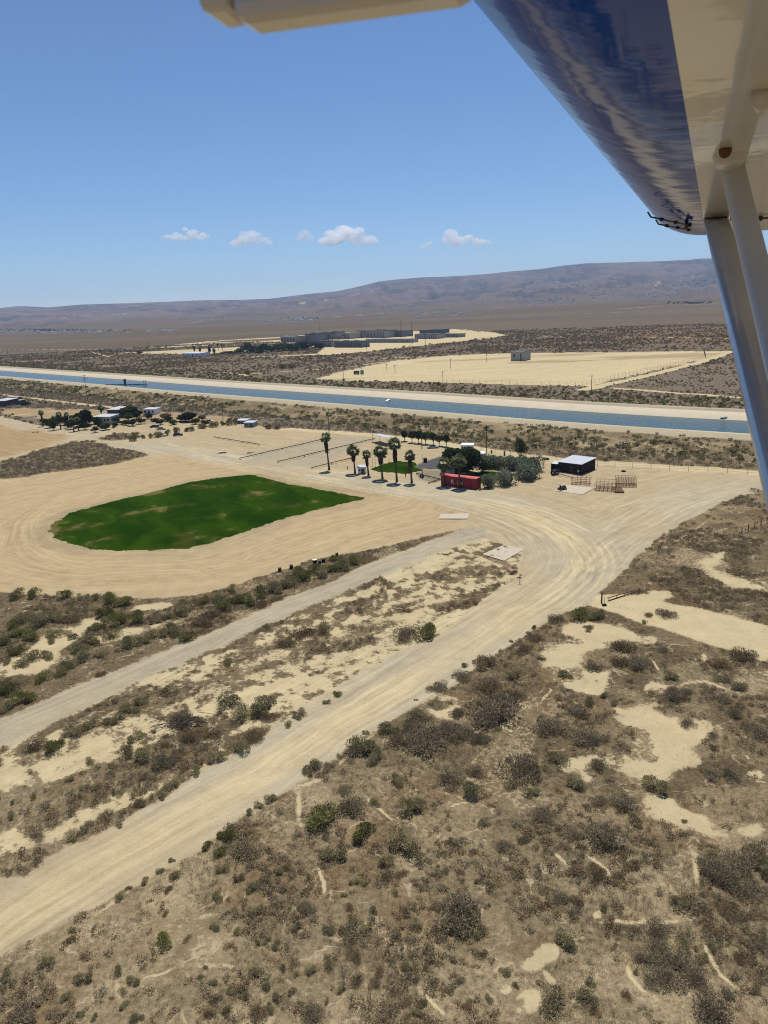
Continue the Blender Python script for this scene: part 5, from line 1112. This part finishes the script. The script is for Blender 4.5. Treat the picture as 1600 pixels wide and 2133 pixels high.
for x_ in (0, L_):
    for y_ in (.1, 2.9): MB().tube([(x_, y_, 0), (x_, y_, 2.6 - .12 * (y_ - 1.5))], .06, 6).build('post', M_DKMETAL, e)
# far beyond the canal: metal clad tank house and the concrete complex
t = NT('corrugated_cladding'); o_ = t.obj(); wv = t.n('TexWave', 1, i_Vector=o_, i_Scale=1.1, i_Distortion=.6, i_Detail=2.0)
t.bsdf(t.scale((.38, .37, .34), t.math('ADD', .72, t.math('MULTIPLY', wv, .4))), .7, .3); M_CLAD = t.m
e = house('metal_clad_building', 1064, 1092, 752, 730, 14, M_CLAD, paint_mat('dark_roof', (.06, .06, .06), .8, .2), 'square metal clad building with dark roof alone on the pale field', 'building', wins=2, over=.1)
M_CON = paint_mat('complex_concrete', (.22, .225, .22), .9, .1, var=.15, scale=.1)
M_CONL = paint_mat('pale_complex_concrete', (.38, .34, .27), .9, .1, var=.12, scale=.1)
M_CONR = paint_mat('dark_complex_roof', (.09, .095, .10), .9, .1)
def block(x0, x1, y, yt, depth, wall, lab, ribs=10, roofdark=True, slope=0):
    a, b = G(x0, y), G(x1, y - slope); L_, rz = frame3(a, b); h = px_h((x0 + x1) / 2, y - slope / 2, yt)
    e = empty('concrete_building', a, lab, 'building', 'blocks of the far concrete complex', rz)
    mb = MB(); mb.box((L_ / 2, depth / 2, h * .45), (L_, depth, h * .9)); mb.build('wall', wall, e)
    mb = MB(); mb.box((L_ / 2, depth / 2, h * .95), (L_ + .6, depth + .6, h * .1)); mb.build('roof', M_CONR if roofdark else wall, e)
    mb = MB()
    for k in range(ribs): mb.box((L_ * (k + .5) / ribs, -.06, h * .45), (L_ / ribs * .28, .3, h * .55))
    mb.build('window_strip', M_GLASS, e); 
    mb = MB(); mb.box((L_ * .3, depth * .5, h * 1.05), (L_ * .12, depth * .3, h * .12)); mb.box((L_ * .7, depth * .4, h * 1.05), (L_ * .08, depth * .3, h * .1)); mb.build('roof_unit', M_CON, e)
MC2 = paint_mat('mid_complex_concrete', (.30, .295, .28), .9, .1, var=.12, scale=.1); MC3 = paint_mat('dark_complex_concrete', (.155, .165, .17), .9, .1, var=.12, scale=.1)
for q in [(713, 729, 706, 694, 30, M_CONL, 'pale tan block between the grey blocks of the far complex', 3, False), (731, 755, 704, 691, 24, M_CON, 'tall grey block with dark roof right of the pale tan block', 8), (764, 801, 704, 689, 24, MC2, 'widest tall grey block with dark roof in the far complex', 12), (810, 836, 702, 690, 24, MC3, 'grey block at the right of the tall blocks', 8),
          (655, 691, 723, 711, 14, MC2, 'low grey block with ribbed front at the left of the complex', 14), (697, 754, 724, 711, 14, MC3, 'long low grey block in the front row of the complex', 18), (762, 856, 714, 707, 14, MC2, 'very long low roofed block before the tall blocks', 20), (637, 648, 713, 696, 20, M_CON, 'narrow grey block furthest left of the complex', 3), (657, 672, 708, 694, 25, M_CON, 'second narrow grey block from the left of the complex', 4), (680, 693, 704, 692, 25, M_CON, 'third narrow grey block from the left of the complex', 4),
          (674, 709, 707, 699, 14, M_CON, 'grey block peeping over the low front row', 8), (864, 909, 706, 696, 18, MC2, 'separate grey block right of the main complex', 12), (914, 953, 703, 696, 16, M_CON, 'last grey block at the right end of the complex', 10), (585, 616, 713, 701, 25, M_CONL, 'pale tan block left of the complex among trees', 5, False), (874, 897, 696, 688, 40, M_CONR, 'dark roofed block behind the separate grey block', 5)]: block(*q)
house('far_white_shed', 379, 415, 743, 735, 15, M_WHITE, M_TIN, 'low white shed before the far cypress trees', 'shed', wins=4)
# teal truck and dark machine on the pale field
p = G(737, 781); e = empty('parked_truck', p, 'parked truck with dark bed and teal cab on the far field corner', 'truck'); k = mpp(p)
MB().box((6 * k, 1.2, 1.6), (12 * k, 2.4, 1.9)).build('bed', M_DKMETAL, e, bevel=.05); MB().box((17.5 * k, 1.2, 1.7), (8 * k, 2.4, 2.4), top=(.85, .95)).build('cab', paint_mat('teal_paint', (.12, .24, .26), .4, .4), e, bevel=.08)
for x_ in (2 * k, 9 * k, 18 * k): MB().torus((x_, .1, .5), .35, .17, (0, 1, 0), 12, 6).build('wheel', M_BLACK, e)
# cars
def car(x, y, w, rz, col, lab):
    p = G(x, y); e = empty('parked_car', p, lab, 'car', 'cars parked at the homestead', rz); s = w * mpp(p) / 4.4; s = max(.85, min(1.25, s))
    mb = MB(); mb.box((0, 0, .62 * s), (4.4 * s, 1.75 * s, .62 * s), top=(.97, .92)); mb.build('body', col, e, bevel=.12)
    mb = MB(); mb.box((-.2 * s, 0, 1.15 * s), (2.5 * s, 1.55 * s, .5 * s), top=(.68, .82)); mb.build('cabin', M_GLASS, e, bevel=.08)
    for a in (-1.35, 1.35):
        for b in (-.8, .8): MB().torus((a * s, b * s, .32 * s), .21 * s, .11 * s, (0, 1, 0), 12, 6).build('wheel', M_BLACK, e, True)
M_CARD = paint_mat('dark_car_paint', (.02, .02, .022), .25, .5); M_CARW = paint_mat('white_car_paint', (.65, .65, .65), .3, .5); M_CARS = paint_mat('silver_car_paint', (.35, .36, .37), .3, .5, .3)
car(322, 891, 15, .1, M_CARD, 'black car parked in the middle of the homestead yard'); car(336, 896, 12, .1, M_CARS, 'grey low car just before the black one'); car(436, 880, 11, .4, M_CARW, 'white car right of the large dark round tree'); car(371, 908, 7, .1, M_CARD, 'dark car at the bush row of the homestead'); car(337, 909, 6, .2, M_CARW, 'white car between two bushes of the homestead fence')
car(265, 868, 14, .2, M_CARS, 'grey car under the bright green homestead tree'); car(902, 934, 16, .05, M_CARS, 'grey car parked under the clipped shade trees')
# debris in the open field
for i, (x, y, w, lab) in enumerate([(461, 944, 18, 'heap of white and black scrap on the open sand field'), (522, 944, 12, 'low pile of boards at the field edge'), (73, 901, 12, 'long board lying by the left road')]):
    p = G(x, y); s = w * mpp(p); e = empty('scrap_pile', p, lab, 'scrap pile', None, .2)
    mb = MB()
    for k in range(9): mb.box((random.uniform(-.5, .5) * s, random.uniform(-.6, .6), .12 + .12 * random.random()), (random.uniform(.15, .4) * s, random.uniform(.2, .7), .12), random.uniform(-.6, .6))
    mb.build('board', M_DKMETAL if i == 0 else M_WOOD, e)
    if i < 2: MB().box((0, .1, .42), (.22 * s, .7, .3), .3).build('sheet', M_WHITE if i == 0 else M_TIN, e)
p = G(385, 1510); e = empty('branch_pile', p, 'pile of dark dead branches in the brush between the roads', 'branch pile'); mb = MB()
for k in range(70):
    a = random.gauss(.5, .7); c_ = Vector((random.gauss(0, 1.5), random.gauss(0, .5), random.uniform(.1, .9))); d = Vector((math.cos(a), math.sin(a), random.uniform(-.3, .3))) * random.uniform(.5, 1.4)
    mb.tube([c_ - d, c_ + Vector((0, 0, random.uniform(-.1, .15))), c_ + d], [.035, .03, .01], 4, False)
mb.build('branch', paint_mat('dead_branch', (.075, .06, .05), .9, .1, var=.4), e)

# utility poles --------------------------------------------------------------
def pole(x, y, yt, lab, arms=1, group='utility poles along the canal', rz=.6, z=0.0, r=.14):
    p = G(x, y, z); h = px_h(x, y, yt); e = empty('utility_pole', p, lab, 'utility pole', group, rz)
    MB().tube([(0, 0, -.3), (0, 0, h)], [r, r * .75], 6).build('pole', M_POLE, e)
    for k in range(arms):
        zc = h - .5 - k * 1.1; o = MB().box((0, .12, zc), (2.2, .1, .12)).build('crossarm', M_POLE, e)
        mb = MB()
        for x_ in (-1, -.4, .4, 1): mb.tube([(x_, .12, zc + .06), (x_, .12, zc + .26)], .05, 5)
        mb.build('insulator', M_DKMETAL, o)
pole(88, 831, 794, 'left pole of the pair nearest the left end of the canal', 2); pole(93, 832, 795, 'right pole of the pair nearest the left end of the canal', 2); pole(184, 844, 782, 'tallest utility pole between the left track and the canal', 3); pole(301, 853, 821, 'utility pole rising behind the white homestead trailer', 2)
pole(465, 874, 841, 'utility pole at the right end of the homestead bushes', 2); pole(686, 907, 866, 'utility pole right behind the lone tall palm', 2); pole(879, 933, 894, 'utility pole among the clipped shade trees', 1); pole(1014, 943, 886, 'utility pole by the track right of the huge dark tree', 2); pole(24, 818, 800, 'utility pole at the far left end of the near bank', 1)
FG = 'poles on the plain beyond the canal'
for x, y, yt, lab in [(564, 785, 759, 'pole left of the pale far field near the bank'), (716, 797, 767, 'pole at the left corner of the pale far field'), (753, 772, 745, 'pole behind the teal truck'), (806, 773, 758, 'short pole right of the teal truck'), (823, 778, 760, 'pole with a dark box in the pale far field'), (939, 767, 747, 'pole in the middle of the pale far field'), (1014, 754, 737, 'thin pole left of the metal clad building'), (923, 806, 774, 'lamp pole at the front edge of the pale far field'), (1232, 817, 782, 'lamp pole at the right front corner of the pale far field'), (363, 770, 755, 'left thin pole on the scrub plain'), (390, 786, 762, 'pole by the pale trail on the scrub plain'), (485, 776, 757, 'pole left of the brown far bush'),
                      (859, 716, 672, 'tallest light mast before the far complex'), (836, 702, 668, 'light mast behind the far complex'), (764, 727, 700, 'light mast at the front road of the far complex'), (886, 718, 692, 'light mast right of the far complex'), (667, 692, 674, 'light mast left behind the far complex'), (310, 728, 712, 'thin mast on the far left plain'), (17, 740, 726, 'thin mast at the far left edge')]:
    pole(x, y, yt, lab, 1, FG, .2, r=.16 if y > 740 else .3)
# thin posts round the lawn
for i, (x, y, yt, lab) in enumerate([(776, 972, 935, 'left thin flag pole behind the palms'), (782, 974, 938, 'right thin flag pole behind the palms'), (845, 993, 969, 'dark post on the lawn edge behind the palms'), (880, 997, 976, 'black gate post at the paved entry'), (724, 978, 972, 'short dark post left of the small white hut'), (811, 964, 950, 'thin post at the far lawn edge'), (880, 962, 944, 'thin post beside the dark court')]):
    p = G(x, y); h = px_h(x, y, yt); e = empty('yard_post', p, lab, 'post', 'posts round the lawn'); MB().tube([(0, 0, -.1), (0, 0, h)], .05 if i in (0, 1, 5, 6) else .13, 6).build('shaft', M_DKMETAL, e); MB().tube([(0, 0, h), (0, 0, h + .08)], .08 if i in (0, 1, 5, 6) else .16, 6).build('cap', M_DKMETAL, e)
p = G(886, 963); e = empty('black_bin', p, 'black bin on the sand at the corner of the dark court', 'bin'); MB().box((0, 0, .6), (1.0, .9, 1.2), top=(1.1, 1.1)).build('tub', M_BLACK, e, bevel=.03); MB().box((0, 0, 1.24), (1.15, 1.05, .08)).build('lid', M_DKMETAL, e)
for i, (x, y, yt, lab) in enumerate([(1024, 944, 938, 'left wooden stump post on the track behind the flowering bushes'), (1051, 949, 940, 'middle wooden stump post on the track behind the flowering bushes'), (1123, 955, 950, 'right wooden stump post on the track past the round tree')]):
    p = G(x, y); h = px_h(x, y, yt); e = empty('stump_post', p, lab, 'post', 'stump posts on the canal track'); MB().tube([(0, 0, -.1), (0, 0, h)], [.28, .24], 8).build('shaft', M_POLE, e); MB().tube([(0, 0, h), (0, 0, h + .06)], .2, 8).build('cap', M_WOOD, e)
p = G(853, 985); tree(p, 2.8, 2.6, L_MID, 'small round tree on the lawn behind the palm row', None, 600, trunk=.2, n=500, leaf=1.4)

# wire fences
def fence(pts, step, h, lab, mat=M_DKMETAL, cap=95, r=.05, z=0.0, rails=3):
    L = np.array([G(a, b, z)[:2] for a, b in pts]); d = np.r_[0, np.cumsum(np.linalg.norm(np.diff(L, axis=0), axis=1))]
    n = min(cap, max(3, int(d[-1] / step))); e = empty('wire_fence', (*L[0], z), lab, 'fence'); P_ = [(np.interp(s, d, L[:, 0]) - L[0][0], np.interp(s, d, L[:, 1]) - L[0][1]) for s in np.linspace(0, d[-1], n)]
    me = None
    for q in P_:
        if me is None: o = MB().tube([(0, 0, -.1), (0, 0, h)], r, 5).build('post', mat, e); me = o.data
        else: o = link('post', me, e)
        o.location = (*q, 0)
    mb = MB()
    for k in range(rails): mb.tube([(*q, h * (k + 1) / rails - .05) for q in P_], .018, 4, False)
    mb.build('wire', mat, e)
fence([(930, 797), (1000, 800), (1100, 803), (1210, 805), (1300, 785), (1400, 764), (1470, 747), (1466, 733)], 4.5, 2.4, 'tall wire fence round the front of the pale far field', cap=95, r=.06)
fence([(1175, 967), (1300, 975), (1400, 979), (1500, 984), (1600, 990)], 4, 1.5, 'thin wire fence along the track right of the tin roofed shed', cap=40)
fence([(1000, 940), (1060, 947), (1120, 956), (1160, 962)], 4, 1.3, 'thin wire fence along the track behind the flowering bushes', cap=30)
fence([(1545, 1112), (1600, 1088), (1700, 1050)], 2.2, 1.3, 'dark wooden fence in the brush at the right edge', M_WOOD, 14, .09)
# debris boom across the canal and small bank structures
p, q = G(219, 801, ZW), G(306, 795, 3.9); L_, rz = frame3(p, q); e = empty('canal_boom', (p[0], p[1], ZW), 'thin floating boom with a dark gauge post across the canal', 'boom', rz=rz)
MB().tube([(0, 0, .1), (L_ * .5, .8, .1), (L_, 0, .3)], .22, 6).build('float_line', M_DKMETAL, e); MB().box((L_ * .47, .6, 1.6), (1.1, 1.1, 3.2)).build('gauge_post', M_DKMETAL, e); MB().box((L_ * .47, .6, 3.3), (1.9, 1.9, .25)).build('platform', M_DKMETAL, e)
for k in (0.0, 1.5): MB().box((L_ - 1 - k, 0, 1.6), (.3, .3, 2.6)).build('mooring_post', M_WHITE, e)
p = G(808, 833, 3.0); e = empty('boat_ramp', (p[0], p[1], 2.3), 'small white ramp on the far canal bank', 'ramp', rz=.9); MB().box((0, 0, .6), (2.6, 1.4, .2), rot=Matrix.Rotation(-.25, 3, 'Y')).build('deck', M_WHITE, e); MB().box((.8, 0, .5), (.2, 1.2, .8)).build('support', M_CONC, e)
p = G(1508, 870, 3.4); e = empty('outlet_box', (p[0], p[1], 3.0), 'pale concrete outlet box on the far canal bank near the strut', 'outlet'); MB().box((0, 0, .3), (2.6, 1.2, .6), .7).build('box', M_CONC, e); MB().box((0, 0, .64), (2, .8, .06), .7).build('cover', M_GREYW, e)

# far town of tiny houses at the foot of the hills, and pale scraped slopes
g = np.random.default_rng(77); mb = MB()
def tz(x, y):
    return float(terrain_z(np.array([math.hypot(x, y)]), np.array([math.atan2(x, y)]), np.array([x]), np.array([y]))[0])
for cx_, cy_, sx, sy, n in [(110, 692, 120, 4, 90), (330, 690, 60, 3, 20), (620, 665, 45, 5, 60), (840, 642, 50, 6, 45), (900, 655, 120, 8, 50), (1120, 628, 110, 10, 80), (1330, 615, 110, 12, 110), (1420, 590, 60, 8, 50), (560, 668, 60, 5, 30), (1200, 600, 120, 12, 40), (450, 668, 60, 4, 20)]:
    for k in range(n):
        p = far_ground(cx_ + g.normal(0, sx * .5), cy_ + g.normal(0, sy * .5))
        if p is None: continue
        s = g.uniform(4, 10); mb.box((p[0], p[1], p[2] + 1), (s * 1.3, s, g.uniform(2, 3)), g.uniform(-.3, .3))
o = mb.build('far_town_houses', paint_mat('far_house_wall', (.75, .72, .66), .8, .2, var=.3, scale=.01)); tag(o, kind='stuff')
pts = []
for cx_, cy_, sx, sy, n in [(110, 689, 130, 2.5, 160), (640, 663, 40, 2, 25), (1470, 580, 20, 3, 30), (1440, 632, 50, 2, 70)]:
    for k in range(n):
        p = far_ground(cx_ + g.normal(0, sx * .5), cy_ + g.normal(0, sy * .5))
        if p is not None: pts.append(p)
tag(scatter('far_town_trees', L_DARK, np.array(pts), g.uniform(2.5, 5, len(pts)), T_FAR, seed=21), kind='stuff')

# ------------------------------------------------------------------ clouds, above and beyond the air box
def cloud(x, y, w, h, lab, seed, dist=15500.0, dens=1.0):
    g = np.random.default_rng(seed); d = ray(x, y); c = CAM + d * dist; k = dist / FPX
    d0 = Vector((d[0], d[1], 0)).normalized(); sx = Vector((d0.y, -d0.x, 0)); V = []; F = []
    import bmesh
    bm = bmesh.new()
    n = 26
    for i in range(n):
        u = g.uniform(-1, 1); hh = (1 - abs(u) ** 1.1) * g.uniform(.0, 1) ; r = h * k * (.12 + .17 * g.random()) * (1.25 - .6 * abs(u))
        p = sx * (u * w * k * .46) + d0 * float(g.normal(0, w * k * .10)) + Vector((0, 0, (hh - .5) * h * k * .62))
        bmesh.ops.create_icosphere(bm, subdivisions=2, radius=r, matrix=Matrix.Translation(p) @ Matrix.Diagonal((1.35, 1.35, .9, 1)))
    me = bpy.data.meshes.new('cloud'); bm.to_mesh(me); bm.free()
    o = link('cloud', me); o.location = c
    rm = o.modifiers.new('merge', 'REMESH'); rm.mode = 'VOXEL'; rm.voxel_size = h * k * .05
    t = NT('cloud_vapour_' + 'abcdefgh'[seed % 8]); P_ = t.obj()
    nn = t.noise(P_, 3.2 / (h * k), 6, .68); n2 = t.noise(P_, .9 / (h * k), 3, .6)
    dn = t.math('MULTIPLY', t.rng(t.math('ADD', t.math('MULTIPLY', nn, .7), t.math('MULTIPLY', n2, .5)), .47, .80), dens * 6 / (h * k))
    v = t.n('VolumePrincipled', i_Color=(1, 1, 1), i_Density=dn, i_Anisotropy=.2); t.t.links.new(v, t.out.inputs['Volume'])
    me.materials.append(t.m); return tag(o, lab, 'cloud', 'small white clouds over the hills')
cloud(385, 487, 100, 26, 'flat wispy cloud at the left end of the cloud row', 1, dens=.7)
cloud(522, 493, 80, 36, 'ragged cloud second from the left', 2, dens=.6)
cloud(635, 488, 30, 28, 'tiny faint cloud left of the biggest cloud', 3, dens=.35)
cloud(722, 487, 122, 46, 'biggest puffiest cloud in the middle of the row', 4, dens=1.1)
cloud(948, 498, 140, 34, 'long low cloud at the right end of the cloud row', 5, dens=.8)

# ------------------------------------------------------------------ the light aircraft the view is taken from
ZWG = H + .45
Wp = lambda x, y, dz=0.0: np.array(G(x, y, ZWG + dz))
b0, b1 = Wp(1390, 0), Wp(1465, 450)
sdir = b1 - b0; sdir[2] = 0; sdir /= np.linalg.norm(sdir); cdir = np.array([sdir[1], -sdir[0], 0])
uv = lambda p: (float((p - b0) @ sdir), float((p - b0) @ cdir))
print('border', uv(b1), 'le', uv(Wp(980, 0, .07)), uv(Wp(1180, 235, .07)), uv(Wp(1365, 450, .07)), uv(Wp(1400, 495, .04)), 'tip', uv(Wp(1480, 497)))
LEo = .372; s_tip = uv(Wp(1440, 496))[0]
s_root = -1.9
ac = empty('light_aircraft', (float(b0[0]), float(b0[1]), ZWG), 'high winged light aircraft with glossy blue leading edge seen from its cabin', 'aircraft')
ac.rotation_euler = (0, 0, math.atan2(sdir[1], sdir[0]))     # local x along the span, local y = towards the leading edge
t = NT('aircraft_blue_paint'); o_ = t.obj()
mp = t.n('Mapping', i_Vector=o_, i_Scale=(2.2, .7, 1)); wv = t.noise(mp, 2.0, 3, .45, .4); w2 = t.noise(o_, 9, 2, .5)
t.bsdf((.002, .062, .44), .07, .02, bump=t.math('ADD', wv, t.math('MULTIPLY', w2, .03)), bstr=.22, bdist=.012); M_ABLUE = t.m
t = NT('aircraft_white_paint'); o_ = t.obj()
n1 = t.noise(o_, 2.0, 4, .6); n2 = t.noise(t.n('Mapping', i_Vector=o_, i_Scale=(1, 6, 1)), 2.5, 4, .6)
c = t.scale((.58, .56, .51), t.math('ADD', .85, t.math('MULTIPLY', n1, .3))); c = t.mix(t.math('MULTIPLY', t.rng(n2, .5, .75), .25), c, (.42, .36, .27))
t.bsdf(c, .3, .5, coat=.6, coatr=.05, bump=n1, bstr=.2, bdist=.012); M_AWH = t.m
t = NT('aircraft_strut_paint'); o_ = t.obj(); n1 = t.noise(o_, 3, 4, .6)
t.bsdf(t.scale((.56, .55, .52), t.math('ADD', .88, t.math('MULTIPLY', n1, .24))), .3, .5, coat=.6, coatr=.1); M_ASTR = t.m
low = [(y_, .115 * (y_ / .335) ** 2.1) for y_ in (0, .03, .06, .09, .12, .15, .18, .21, .24, .27, .295, .315, .328, .335)]
sc_ = LEo / .335; lowb = [(a * sc_, z) for a, z in low]
upb = [(.338 * sc_, .14), (.325 * sc_, .165), (.29 * sc_, .19), (.2 * sc_, .215), (.1 * sc_, .232), (0, .243)]
lx_ = []
def loft(profile, xs, name, mat, close_tip=None):
    mb = MB(); k = len(profile)
    for x_, scz, dy in xs:
        for y_, z_ in profile: mb.v.append((x_, y_ * dy, .12 + (z_ - .12) * scz))
    for i in range(len(xs) - 1):
        for j in range(k - 1): mb.f.append((i * k + j, i * k + j + 1, (i + 1) * k + j + 1, (i + 1) * k + j))
    o = mb.build(name, mat, ac, True); return o
xs = [(s_root + (s_tip - .35 - s_root) * i / 14, 1, 1) for i in range(15)] + [(s_tip - .22, .97, .995), (s_tip - .11, .85, .97), (s_tip - .03, .55, .93), (s_tip, .12, .90)]
loft(lowb + upb, xs, 'leading_edge', M_ABLUE)
prof = [(0, .243), (-.2, .25), (-.5, .235), (-.9, .17), (-1.25, .09), (-1.40, .045), (-1.405, .036), (-1.3, .03), (-.8, .012), (-.3, .001), (0, 0)]
xs2 = [(a, b, 1) for a, b, c_ in xs]
loft(prof, xs2, 'wing_skin', M_AWH)
def loc(p):
    p = np.array(p) - np.array([b0[0], b0[1], ZWG]); q = float(p @ sdir), float(-(p @ cdir)), float(p[2]); return Vector(q)
M_ABLK = paint_mat('aircraft_black_tube', (.02, .02, .022), .4, .4)
M_ARUST = paint_mat('rusty_bolt', (.13, .065, .035), .8, .2, var=.4, scale=30)
mb = MB()
for a, b in (((1356, 452, -.015), (1438, 470, -.02)), ((1372, 467, -.01), (1436, 479, -.015))):
    P0, P1 = loc(Wp(*a)), loc(Wp(*b)); mb.tube([P0 + Vector((0, .02, .03)), P0, P1], .005, 8)
    for f in (.25, .6, .98): mb.tube([P0.lerp(P1, f) - (P1 - P0).normalized() * .02, P0.lerp(P1, f) + (P1 - P0).normalized() * .02], .011, 8)
P0 = loc(Wp(1430, 466, -.01)); mb.box(P0 + Vector((0, 0, -.005)), (.025, .02, .05)); mb.build('pitot_tube', M_ABLK, ac, True)
def strut(A, B, chord, thick, name, mat):
    """streamlined strut of teardrop section"""
    A = Vector(A); B = Vector(B); d = (B - A).normalized(); f = Vector((0, 1, 0)); f = (f - d * f.dot(d)).normalized(); s_ = d.cross(f); mb = MB()
    ring = []
    for k in range(20):
        th = 2 * math.pi * k / 20; c_ = math.cos(th); ring.append((c_ * chord * .5, math.sin(th) * thick * .5 * (1.0 if c_ > 0 else .72 + .28 * (1 + c_))))
    for P_ in (A, A.lerp(B, .5), B):
        for u, v_ in ring: mb.v.append(tuple(P_ + f * u + s_ * v_))
    for i in range(2):
        for k in range(20): mb.f.append((i * 20 + k, i * 20 + (k + 1) % 20, (i + 1) * 20 + (k + 1) % 20, (i + 1) * 20 + k))
    mb.f.append(tuple(range(20))); mb.f.append(tuple(range(59, 39, -1)))
    return mb.build(name, mat, ac, True)
A1 = Wp(1489, 449, .03); B1 = CAM + ray(1725, 1250) * 1.75
fs = strut(loc(A1), loc(B1), .15, .065, 'front_strut', M_ASTR)
A2 = Wp(1521, 330, .03); B2 = CAM + ray(1738, 1230) * 2.3
rs = strut(loc(A2), loc(B2), .088, .05, 'rear_strut', M_ASTR)
mb = MB(); q = loc(Wp(1511, 312, -.004)); mb.tube([q + Vector((0, 0, .02)), q - Vector((0, 0, .008)), q - Vector((0, 0, .02)), q - Vector((0, 0, .026))], [.02, .02, .015, .006], 12); mb.build('strut_bolt', M_ARUST, ac, True)
mb = MB(); q = loc(Wp(1520, 322, 0)); mb.tube([q + Vector((.02, 0, .03)), q + Vector((0, 0, -.03))], [.065, .047], 14); mb.build('strut_cuff', M_ASTR, ac, True)
mb = MB(); q = loc(Wp(1492, 451, -.004))
mb.box(q + Vector((0, 0, -.008)), (.012, .13, .012)); mb.tube([q + Vector((-.12, -.1, .01)), q + Vector((-.12, -.1, -.04))], .02, 8); mb.build('strut_fitting', M_ABLK, ac)
mb = MB(); q = loc(Wp(1578, 452, 0)); mb.box(q, (.05, .06, .05)); mb.tube([q + Vector((0, -.2, -.01)), q + Vector((0, .06, -.01))], .006, 6); mb.build('aileron_bracket', M_ABLK, ac)
mb = MB(); q = loc(Wp(1590, 196, 0)); mb.tube([q + Vector((-.05, 0, -.012)), q + Vector((.1, 0, -.018))], [.03, .012], 10); mb.build('inspection_cover', M_AWH, ac, True)
# raised window frame hinged under the wing in front of the pilot
PL, PR = CAM + ray(478, -12) * .80, CAM + ray(1010, -92) * .74
d = Vector(PR - PL); dl = d.length; d.normalize(); upv = Vector((0, 0, 1)); upv = (upv - d * upv.dot(d)).normalized(); fw = d.cross(upv)
Rm = Matrix((d, fw, upv)).transposed()
R0 = Matrix.Rotation(-ac.rotation_euler.z, 3, 'Z')
c0 = loc((PL + PR) / 2 + np.array(upv) * .012)
o = MB().box((0, 0, 0), (dl - .02, .05, .082)).build('window_frame', M_ASTR, ac, bevel=.012); o.matrix_local = Matrix.Translation(c0) @ (R0 @ Rm).to_4x4()
o = MB().box((0, 0, 0), (.03, .054, .078)).build('frame_end_cap', M_AWH, ac, bevel=.008); o.matrix_local = Matrix.Translation(loc(PL + np.array(upv) * .02 - np.array(d) * .004)) @ (R0 @ Rm).to_4x4()
# ------------------------------------------------------------------ light, air, camera
SUN_EL, SUN_AZ = math.radians(70), math.radians(10)      # azimuth from straight ahead, to the right
sd_ = Vector((math.sin(SUN_AZ) * math.cos(SUN_EL), math.cos(SUN_AZ) * math.cos(SUN_EL), math.sin(SUN_EL)))
L = bpy.data.lights.new('sun', 'SUN'); L.energy = 4.9; L.angle = math.radians(.53); L.color = (1, .955, .88)
so_ = bpy.data.objects.new('sun', L); COL.objects.link(so_); so_.rotation_euler = sd_.to_track_quat('Z', 'Y').to_euler(); so_.location = (0, 0, 300)
W = bpy.data.worlds.new('World'); sc.world = W; W.use_nodes = True
nt = W.node_tree; nt.nodes.clear()
sk = nt.nodes.new('ShaderNodeTexSky'); sk.sky_type = 'NISHITA'; sk.sun_disc = False
sk.sun_elevation = SUN_EL; sk.sun_rotation = SUN_AZ; sk.altitude = 1200; sk.air_density = 1.0; sk.dust_density = .1; sk.ozone_density = 8.5
bg = nt.nodes.new('ShaderNodeBackground'); bg.inputs[1].default_value = .094
wo = nt.nodes.new('ShaderNodeOutputWorld'); nt.links.new(sk.outputs[0], bg.inputs[0]); nt.links.new(bg.outputs[0], wo.inputs[0])

mb = MB(); mb.box((0, 0, 219), (19400, 19400, 444))
t = NT('air'); v = t.n('VolumePrincipled', i_Color=(.42, .62, 1.0), i_Density=6.5e-5, i_Anisotropy=.1)
t.t.links.new(v, t.out.inputs['Volume'])
hz = mb.build('haze', t.m); tag(hz, kind='stuff')

cam = bpy.data.cameras.new('camera'); co = bpy.data.objects.new('camera', cam); COL.objects.link(co)
cam.sensor_width = 36; cam.sensor_fit = 'AUTO'; cam.lens = FPX / 2133 * 36
cam.clip_start = .05; cam.clip_end = 40000
M = Matrix(((cR[0], cU[0], -cF[0], 0), (cR[1], cU[1], -cF[1], 0), (cR[2], cU[2], -cF[2], H), (0, 0, 0, 1)))
co.matrix_world = M; sc.camera = co
cam.dof.use_dof = True; cam.dof.focus_distance = 160; cam.dof.aperture_fstop = 7.5
sc.view_settings.view_transform = 'Standard'; sc.view_settings.look = 'None'; sc.view_settings.gamma = 1; sc.view_settings.exposure = .12
sc.cycles.use_denoising = True
sc.cycles.denoising_prefilter = 'NONE'
sc.cycles.filter_width = 1.1
sc.cycles.max_bounces = 12; sc.cycles.diffuse_bounces = 3; sc.cycles.glossy_bounces = 3; sc.cycles.volume_bounces = 12; sc.cycles.transparent_max_bounces = 8
